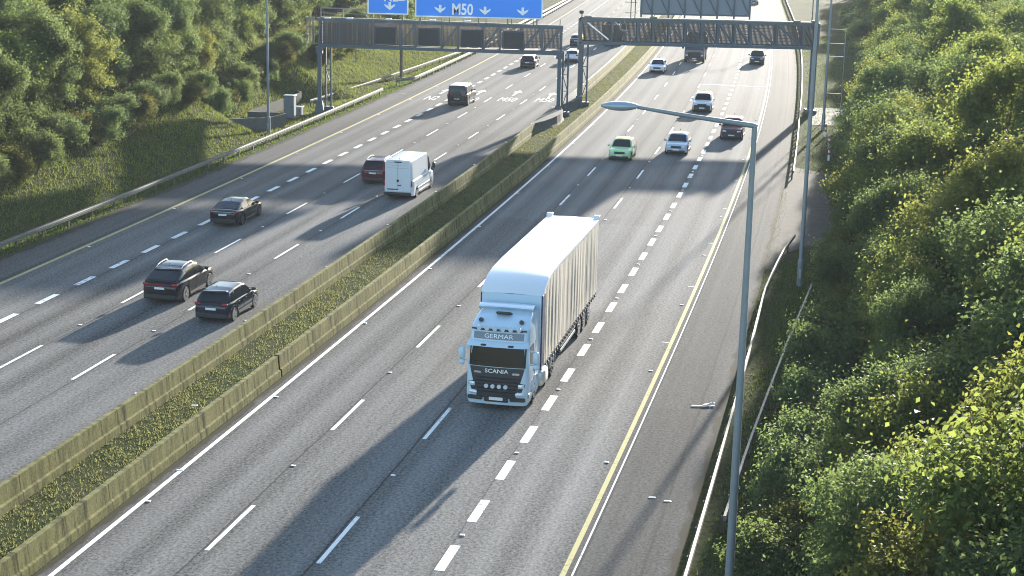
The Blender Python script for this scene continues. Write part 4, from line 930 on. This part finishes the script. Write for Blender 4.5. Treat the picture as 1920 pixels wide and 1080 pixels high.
# --- rigid lorries
def rigid(s, d, oncoming, label, group, cabm, bodym, L=8.2, H=3.1, tipper=True, load=False):
    t = place(s, d, oncoming, 'tipper_lorry', label, 'lorry', group)
    yf = L / 2
    m = MB(); lv = [(.45, 1.2, 0, -1.7), (.6, 1.24, .05, -1.75), (1.5, 1.25, .04, -1.75), (1.6, 1.24, .02, -1.75), (2.5, 1.16, -.14, -1.75), (2.85, 1.1, -.3, -1.75), (2.95, 1.0, -.5, -1.7)]
    m.loft([[(hx - .12, yf + a, z), (hx, yf + a - .12, z), (hx, yf + b_, z), (-hx, yf + b_, z), (-hx, yf + a - .12, z), (-hx + .12, yf + a, z)] for z, hx, a, b_ in lv], caps=True); m.build('cab', cabm, t, smooth=30)
    m = MB(); m.loft([[(-1.08, yf + .055, 1.62), (1.08, yf + .055, 1.62)], [(-1.02, yf - .11, 2.5), (1.02, yf - .11, 2.5)]], closed=False); m.build('windscreen', M['glass'], t)
    MB().bbox((0, yf + .06, 1.1), (1.5, .08, .6), .03).build('grille', M['black'], t)
    MB().bbox((0, yf + .06, .6), (2.4, .16, .34), .05).build('front_bumper', M['black_trim'], t)
    MB().bbox((0, yf - .05, 2.62), (2.2, .3, .08), .03).build('sun_visor', M['black'], t)
    MB().bbox((0, yf + .15, .58), (.52, .02, .11), .008).build('number_plate', M['plate'], t)
    for sx in (-1, 1):
        MB().bbox((sx * .95, yf + .1, .98), (.3, .1, .2), .04).build('headlight', M['lamp_clear'], t)
        m = MB(); m.tube([(sx * 1.15, yf - .15, 2.4), (sx * 1.45, yf - .05, 2.35)], .03, 6); m.bbox((sx * 1.45, yf - .05, 2.05), (.22, .14, .6), .05); m.build('wing_mirror', M['black'], t)
        MB().bbox((sx * 1.22, yf - .75, 2.05), (.05, .8, .7), .02).build('side_window', M['glass'], t)
        MB().bbox((sx * .9, -L / 2 - .03, .9), (.4, .06, .14), .02).build('taillight', M['lamp_red'], t)
    MB().box((0, -.3, .85), (.9, L - .8, .25)).build('chassis', M['black'], t)
    wheel_pair(t, [yf - 1.1, -L / 2 + 2.5, -L / 2 + 1.2], 1.25, .5, .3, M['rim'], True)
    if tipper:
        y0, y1 = -L / 2, yf - 2.0; m = MB(); m.box((0, (y0 + y1) / 2, 1.2), (2.4, y1 - y0, .12))
        for sx in (-1, 1):
            m.box((sx * 1.22, (y0 + y1) / 2, (1.2 + H) / 2), (.08, y1 - y0, H - 1.2))
            for k in range(7): m.box((sx * 1.29, y0 + .3 + k * (y1 - y0 - .6) / 6, (1.25 + H) / 2), (.08, .12, H - 1.3))
        m.box((0, y1, (1.2 + H) / 2), (2.44, .08, H - 1.2)); m.box((0, y0, (1.2 + H) / 2), (2.44, .08, H - 1.2)); m.box((0, y0 - .03, H - .05), (2.56, .12, .14)); m.box((0, y1 + .03, H - .05), (2.56, .12, .14))
        bd = m.build('tipper_body', bodym, t)
        if load: 
            m = MB(); rnd = random.Random(4); gx, gy = 9, 16
            for j in range(gy): 
                for i in range(gx): m.v.append((lerp(-1.17, 1.17, i / (gx - 1)), lerp(y0 + .06, y1 - .06, j / (gy - 1)), H - .5 + .55 * math.sin(PI * i / (gx - 1)) * math.sin(PI * j / (gy - 1)) + .1 * rnd.random()))
            for j in range(gy - 1):
                for i in range(gx - 1): a = j * gx + i; m.f.append([a, a + 1, a + gx + 1, a + gx])
            o = m.build('load_cover', P_white, bd)
    return t
P_grey = car_paint('mid_grey_lorry_paint', (.10, .12, .14), .4, .1)
rigid(183.5, 5.3, True, 'dark grey tipper lorry coming from under the right gantry beam', towards, P_grey, P_grey, H=3.2)
rigid(203.0, -6.9, False, 'dark tipper lorry with a pale covered load, driving away behind the right gantry beam', away, P_white, P_grey, H=2.9, load=True)

# ------------------------------------------------------------------ trees and plants
M['leaf_a'] = leaf_mat('broad_green_leaves', (.034, .060, .026), (.105, .138, .044), .45, (.34, .40, .08))
M['leaf_b'] = leaf_mat('dark_green_leaves', (.026, .052, .032), (.080, .115, .050), .43, (.26, .34, .09))
M['leaf_c'] = leaf_mat('yellow_green_leaves', (.044, .062, .024), (.122, .142, .046), .45, (.38, .40, .08))
M['leaf_r'] = leaf_mat('bramble_leaves', (.040, .055, .018), (.100, .105, .035), .35, (.30, .28, .05))
M['stem'] = simple('leafy_twig', (.07, .06, .04), .9, 0, .3, 4)
def leaf_mesh(name, centers, normals, size, rng, mat, aspect=.62):
    n = len(centers)
    nrm = normals / (np.linalg.norm(normals, axis=1, keepdims=True) + 1e-9)
    rv = rng.normal(size=(n, 3)); u = np.cross(nrm, rv); u /= np.linalg.norm(u, axis=1, keepdims=True) + 1e-9; v = np.cross(nrm, u)
    sz = (size * rng.uniform(.6, 1.35, n))[:, None]; fold = nrm * sz * .16
    a = centers - u * sz * .5; b = centers + v * sz * aspect * .5 + fold; c = centers + u * sz * .5; d = centers - v * sz * aspect * .5 + fold
    V = np.stack([a, b, c, d], 1).reshape(-1, 3).astype('f')
    me = bpy.data.meshes.new(name); me.vertices.add(4 * n); me.vertices.foreach_set('co', V.ravel())
    me.loops.add(4 * n); me.loops.foreach_set('vertex_index', np.arange(4 * n, dtype='i'))
    me.polygons.add(n); me.polygons.foreach_set('loop_start', np.arange(0, 4 * n, 4, dtype='i')); me.polygons.foreach_set('loop_total', np.full(n, 4, 'i'))
    me.update(); me.validate(); me.materials.append(mat); return me
def tree_proto(name, seed, R, H, low, nblob, nleaf, size, mat, label, cat='tree', trunk_r=.16, flat=1.0):
    rng = np.random.default_rng(seed)
    t = thing(name, label, cat, (0, 0, -50), 0)
    zc = (H + low) / 2; rz = (H - low) / 2; B = []
    tries = 0
    while len(B) < nblob and tries < 4000:
        tries += 1
        v = rng.normal(size=3); v /= np.linalg.norm(v); rad = rng.uniform(.45, .92) ** .7
        if v[2] < -.55 and rng.random() < .6: continue
        wob = 1 + .12 * rng.normal() + .22 * math.sin(3 * math.atan2(v[1], v[0]) + seed) + .15 * math.sin(5 * v[2] + seed * 2)
        B.append((v[0] * rad * R * wob, v[1] * rad * R * wob, zc + v[2] * rad * rz * flat))
    B = np.array(B); br = rng.uniform(.09, .24, len(B)) * R * rng.choice([.8, 1.0, 1.35], len(B))
    w = br ** 2; idx = rng.choice(len(B), nleaf, p=w / w.sum())
    dv = rng.normal(size=(nleaf, 3)); dv /= np.linalg.norm(dv, axis=1, keepdims=True)
    # sprays: leaves gather into small twigs on each clump's shell
    ntw = max(nleaf // 14, 1); tb = rng.choice(len(B), ntw, p=w / w.sum()); td = rng.normal(size=(ntw, 3)); td /= np.linalg.norm(td, axis=1, keepdims=True); td[:, 2] = np.abs(td[:, 2]) * .8 + td[:, 2] * .2
    tp = B[tb] + td * (br[tb] * rng.uniform(.55, 1.12, ntw))[:, None]
    ti = rng.integers(0, ntw, nleaf); shoot = td[ti] * np.array([.5, .5, 1.0]) + np.array([0, 0, .35]); cen = tp[ti] + rng.normal(size=(nleaf, 3)) * size * .9 + shoot * (rng.exponential(.9, nleaf) * size * 1.6)[:, None]
    nr = td[ti] * .55 + rng.normal(size=(nleaf, 3)) * .55 + np.array([0, 0, .35])
    keep = cen[:, 2] > .03; cen, nr = cen[keep], nr[keep]
    me = leaf_mesh('crown', cen, nr, size, rng, mat); o = bpy.data.objects.new('crown', me); COL.objects.link(o); o.parent = t
    m = MB(); lean = rng.uniform(-.3, .3, 2); base = low + .25 * (H - low)
    P = [Vector((0, 0, -.4)), Vector((lean[0] * .3, lean[1] * .3, base * .5)), Vector((lean[0], lean[1], base)), Vector((lean[0] * 1.4, lean[1] * 1.4, zc)), Vector((lean[0] * 1.2, lean[1] * 1.6, H - rz * .35))]
    m.tube(P, [trunk_r * 1.3, trunk_r, trunk_r * .8, trunk_r * .5, trunk_r * .15], 9)
    for k in rng.choice(len(B), min(11, len(B)), replace=False):
        q = Vector(B[k]); s_ = P[2].lerp(P[3], rng.random()); mid = s_.lerp(q, .5) + Vector((0, 0, -.15)); m.tube([s_, mid, q], [trunk_r * .42, trunk_r * .28, trunk_r * .08], 6, False)
    m.build('trunk', M['bark'], t, smooth=True)
    return t
protos = {
 'syc': tree_proto('broadleaf_tree', 3, 3.3, 8.4, .7, 125, 38000, .17, M['leaf_a'], 'x'),
 'syc2': tree_proto('broadleaf_tree', 11, 3.0, 7.6, .5, 115, 36000, .16, M['leaf_c'], 'x'),
 'dark': tree_proto('broadleaf_tree', 5, 3.2, 8.6, .5, 120, 38000, .155, M['leaf_b'], 'x'),
 'ash': tree_proto('tall_tree', 8, 3.0, 10.2, 1.4, 110, 30000, .18, M['leaf_a'], 'x', trunk_r=.2),
 'shrub': tree_proto('shrub', 21, 1.7, 2.9, .05, 60, 13000, .12, M['leaf_b'], 'x', 'shrub', .05),
 'shrub2': tree_proto('shrub', 22, 1.5, 2.3, .05, 55, 11000, .11, M['leaf_r'], 'x', 'shrub', .05),
 'willow': tree_proto('willow_tree', 31, 2.8, 8.0, .4, 110, 32000, .14, M['leaf_c'], 'x'),
}
used_p = set(); rt = random.Random(77)
kind_txt = {'syc': 'broad-leaved green tree', 'syc2': 'yellow-green bushy tree', 'dark': 'dark green bushy tree', 'ash': 'tall green tree', 'shrub': 'low dark green shrub', 'shrub2': 'low brownish-green bramble shrub', 'willow': 'pale yellow-green tree'}
def zone(s):
    for lim, txt in ((28, 'level with the near guardrail'), (62, 'beside the lorry'), (104, 'by the access bay'), (150, 'level with the gantries'), (205, 'just beyond the gantries'), (9999, 'far beyond the gantries')):
        if s < lim: return txt
def zone_l(s):
    for lim, txt in ((75, 'at the left picture edge'), (100, 'above the sunlit grass'), (128, 'behind the retaining wall'), (165, 'behind the left gantry beam'), (9999, 'far up the left bank')):
        if s < lim: return txt
def put(kind, s, d, k=1.0, row=''):
    p = protos[kind]
    if kind not in used_p: used_p.add(kind); o = p
    else: o = copy_tree(p)
    o.location = W(s, d, ground_z(s, d) - .05); o.rotation_euler = (0, 0, rt.random() * 6.28); o.scale = (k * rt.uniform(.92, 1.08), k * rt.uniform(.92, 1.08), k * rt.uniform(.92, 1.1))
    side = 'right' if d > 0 else 'left'
    o['label'] = '%s, %s of %s belt %s' % (kind_txt[kind], row, side, zone(s) if d > 0 else zone_l(s))
    o['group'] = ('trees' if 'shrub' not in kind else 'shrubs') + ' of the %s roadside belt' % side
    SERIAL.append((s, o)); return o
def cycle(opts, i): return opts[i % len(opts)]
# right belt: rows go back from the guardrail
def belt(s0, s1, step, dfn, kinds, kfn, row, jd=.6):
    s = s0; i = 0
    while s < s1:
        q = s + rt.uniform(-.8, .8); put(cycle(kinds, i), q, dfn(q) + rt.uniform(-jd, jd), kfn(q) * rt.uniform(.88, 1.12), row); i += 1; s += step
edge = lambda s: float(np.interp(s, [-10, 10, 20, 30, 45, 60, 75, 90, 105, 140, 200, 300], [21.2, 21.2, 21.2, 21.7, 22.0, 22.0, 22.6, 22.8, 23.6, 25.8, 26.5, 28]))
belt(2, 112, 3.1, lambda s: edge(s) + .2, ['shrub', 'shrub2', 'shrub', 'shrub', 'shrub2'], lambda s: .95, 'front fringe', .3)
belt(112, 240, 6, lambda s: edge(s) + .3, ['shrub', 'shrub2', 'shrub'], lambda s: 1.2, 'front fringe', .4)
belt(1, 150, 4.0, lambda s: edge(s) + (3.3 if s < 66 else 2.2), ['syc', 'dark', 'syc2', 'dark', 'willow'], lambda s: .74 if s < 60 else .92, 'front row')
belt(5, 160, 5.0, lambda s: edge(s) + 7.2, ['dark', 'syc', 'willow', 'syc2', 'dark', 'ash'], lambda s: 1.0, 'second row')
belt(40, 190, 5.6, lambda s: edge(s) + 11.8, ['syc', 'ash', 'willow', 'dark', 'syc'], lambda s: .95, 'third row')
belt(60, 200, 6.6, lambda s: edge(s) + 17, ['dark', 'syc', 'ash', 'willow'], lambda s: 1.05, 'rear row')
belt(152, 330, 7.5, lambda s: edge(s) + 5, ['syc', 'dark', 'ash', 'willow'], lambda s: .95, 'front row', 1)
belt(165, 330, 9, lambda s: edge(s) + 12, ['ash', 'syc', 'dark'], lambda s: 1.1, 'second row', 1)
# left belt
ledge = lambda s: float(np.interp(s, [40, 60, 75, 90, 100, 112, 124, 135, 150, 175, 200, 240, 330], [-26.5, -27.6, -28.8, -29.6, -30, -31.0, -32.5, -33.5, -34.5, -36, -37.5, -40, -44]))
belt(44, 130, 3.6, ledge, ['shrub2', 'shrub', 'shrub'], lambda s: .9, 'front fringe', .5)
belt(128, 200, 3.6, lambda s: ledge(s) + 2.0, ['shrub2', 'shrub', 'shrub2'], lambda s: 1.0, 'front fringe', 1.4)
belt(42, 330, 5.0, lambda s: ledge(s) - 2.6, ['dark', 'syc', 'dark', 'willow', 'dark'], lambda s: .86, 'front row')
belt(56, 330, 5.6, lambda s: ledge(s) - 6.6, ['dark', 'syc', 'ash', 'dark'], lambda s: .9, 'second row')
belt(56, 300, 6.0, lambda s: ledge(s) - 11.5, ['dark', 'ash', 'syc'], lambda s: 1.05, 'third row', 1)
belt(90, 250, 8.5, lambda s: ledge(s) - 18, ['ash', 'dark', 'syc', 'willow'], lambda s: 1.15, 'rear row', 1)
for k, p in protos.items():
    if k not in used_p:
        for c in list(p.children): bpy.data.objects.remove(c)
        bpy.data.objects.remove(p)
# timber fence on the far left verge
t = thing('timber_fence', 'pale tan timber fence on the far left verge behind the signs', 'fence', W(240, -30, 0), 0)
m = MB(); m.sweep([(-29.6, 1.0), (-29.5, 1.0), (-29.5, 4.6), (-29.6, 4.6)], 240, 330, 3, closed=True, caps=True); m.build('fence_panel', simple('tan_timber', (.42, .33, .22), .85, 0, .3, 3), t, origin=t.location)
m = MB()
for q in range(240, 331, 3): a = W(q, -29.4, 2.6); m.box(a, (.14, .14, 4.3))
m.build('fence_posts', M['post'], t, origin=t.location)

# grass as blades
def grass(name, n, sd, hgt, wid, mat, seed, clump=None):
    rng = np.random.default_rng(seed); V = np.empty((n * 3, 3), 'f'); pts = []
    while len(pts) < n:
        s, d = sd(rng)
        if clump is not None and rng.random() > clump(s, d): continue
        pts.append((s, d))
    for i, (s, d) in enumerate(pts):
        p = W(s, d, ground_z(s, d) - .02); h = hgt * rng.uniform(.4, 1.3); a = rng.uniform(0, 6.28); w = wid * rng.uniform(.6, 1.3); l = rng.normal(0, .4, 2) * h
        dx, dy = math.cos(a) * w / 2, math.sin(a) * w / 2
        V[i * 3] = (p.x - dx, p.y - dy, p.z); V[i * 3 + 1] = (p.x + dx, p.y + dy, p.z); V[i * 3 + 2] = (p.x + l[0], p.y + l[1], p.z + h)
    me = bpy.data.meshes.new(name); me.vertices.add(3 * n); me.vertices.foreach_set('co', V.ravel()); me.loops.add(3 * n); me.loops.foreach_set('vertex_index', np.arange(3 * n, dtype='i'))
    me.polygons.add(n); me.polygons.foreach_set('loop_start', np.arange(0, 3 * n, 3, dtype='i')); me.polygons.foreach_set('loop_total', np.full(n, 3, 'i')); me.update(); me.validate(); me.materials.append(mat)
    o = bpy.data.objects.new(name, me); COL.objects.link(o); o['kind'] = 'stuff'; return o
M['grass_y'] = leaf_mat('sunny_bank_grass', (.050, .075, .020), (.125, .145, .045), .35, (.30, .34, .07), .7)
M['grass_g'] = leaf_mat('green_verge_grass', (.035, .070, .014), (.090, .120, .028), .35, (.22, .30, .04), .7)
M['grass_d'] = leaf_mat('dry_median_grass', (.075, .085, .030), (.175, .175, .075), .35, (.34, .34, .12), .7)
clf = lambda s, d: .35 + .65 * (math.sin(s * 1.7 + d * 3.1) * math.sin(s * .63 - d * 1.9) > -.25)
tag(grass('grass', 52000, lambda r: (12 + 230 * r.random() ** 1.5, r.uniform(-3.6, -1.2)), .10, .045, M['grass_d'], 1, lambda s, d: 0.30 + .7 * (math.sin(s * 2.1 + d * 4) * math.sin(s * .9 - d * 2.3) + .5 * math.sin(s * .37 + 1.3 * d) > .05)), 'tufty yellow-green grass between the two concrete barriers', 'grass')
tag(grass('grass', 130000, lambda r: (r.uniform(50, 200), -24.3 - 13.5 * r.random() ** .9), .22, .065, M['grass_y'], 2, clf), 'rough sunlit grass on the left bank', 'grass')
tag(grass('grass', 16000, lambda r: (r.uniform(45, 240), r.uniform(-24.6, -22.7)), .16, .07, M['grass_g'], 3, clf), 'short grass at the foot of the left guardrail', 'grass')
tag(grass('grass', 34000, lambda r: (r.uniform(12, 66) if r.random() < .6 else r.uniform(98, 230), r.uniform(18.5, 23.2) if r.random() < .75 else r.uniform(18.5, 25.5)), .15, .06, M['grass_g'], 4, lambda s, d: .3 + .7 * (d > 19 + .3 * math.sin(s))), 'green grass strip between right guardrail and bushes', 'grass')
tag(grass('grass', 5000, lambda r: (r.uniform(50, 330), 17.95 + r.normal() * .15), .10, .05, M['grass_g'], 5), 'thin weeds along the right edge of the hard shoulder', 'weeds')

# labels that would still be shared say how many places from the camera the thing stands
ORD = ['nearest', 'second nearest', 'third nearest', 'fourth nearest', 'fifth nearest', 'sixth nearest', 'seventh nearest', 'eighth nearest', 'ninth nearest', 'tenth nearest', 'eleventh nearest', 'twelfth nearest', 'thirteenth nearest', 'fourteenth nearest', 'fifteenth nearest', 'sixteenth nearest', 'seventeenth nearest', 'eighteenth nearest', 'nineteenth nearest', 'twentieth nearest', 'farthest but one', 'farthest of all']
by = {}
for s_, o in sorted(SERIAL, key=lambda q: q[0]): by.setdefault(o['label'], []).append(o)
for lab, os_ in by.items():
    if len(os_) > 1:
        for k, o in enumerate(os_): o['label'] = lab + ', ' + ORD[min(k, 21)]

# evening air
m, nt, b_ = new_mat('evening_haze'); nt.nodes.remove(b_)
vol = nt.nodes.new('ShaderNodeVolumePrincipled'); vol.inputs['Color'].default_value = (.86, .92, 1, 1); vol.inputs['Density'].default_value = .00015; vol.inputs['Anisotropy'].default_value = 0
nt.links.new(vol.outputs[0], nt.nodes['Material Output'].inputs['Volume'])
hz = MB().box((0, 1100, 17), (3600, 3400, 38)).build('haze', m); hz['kind'] = 'stuff'
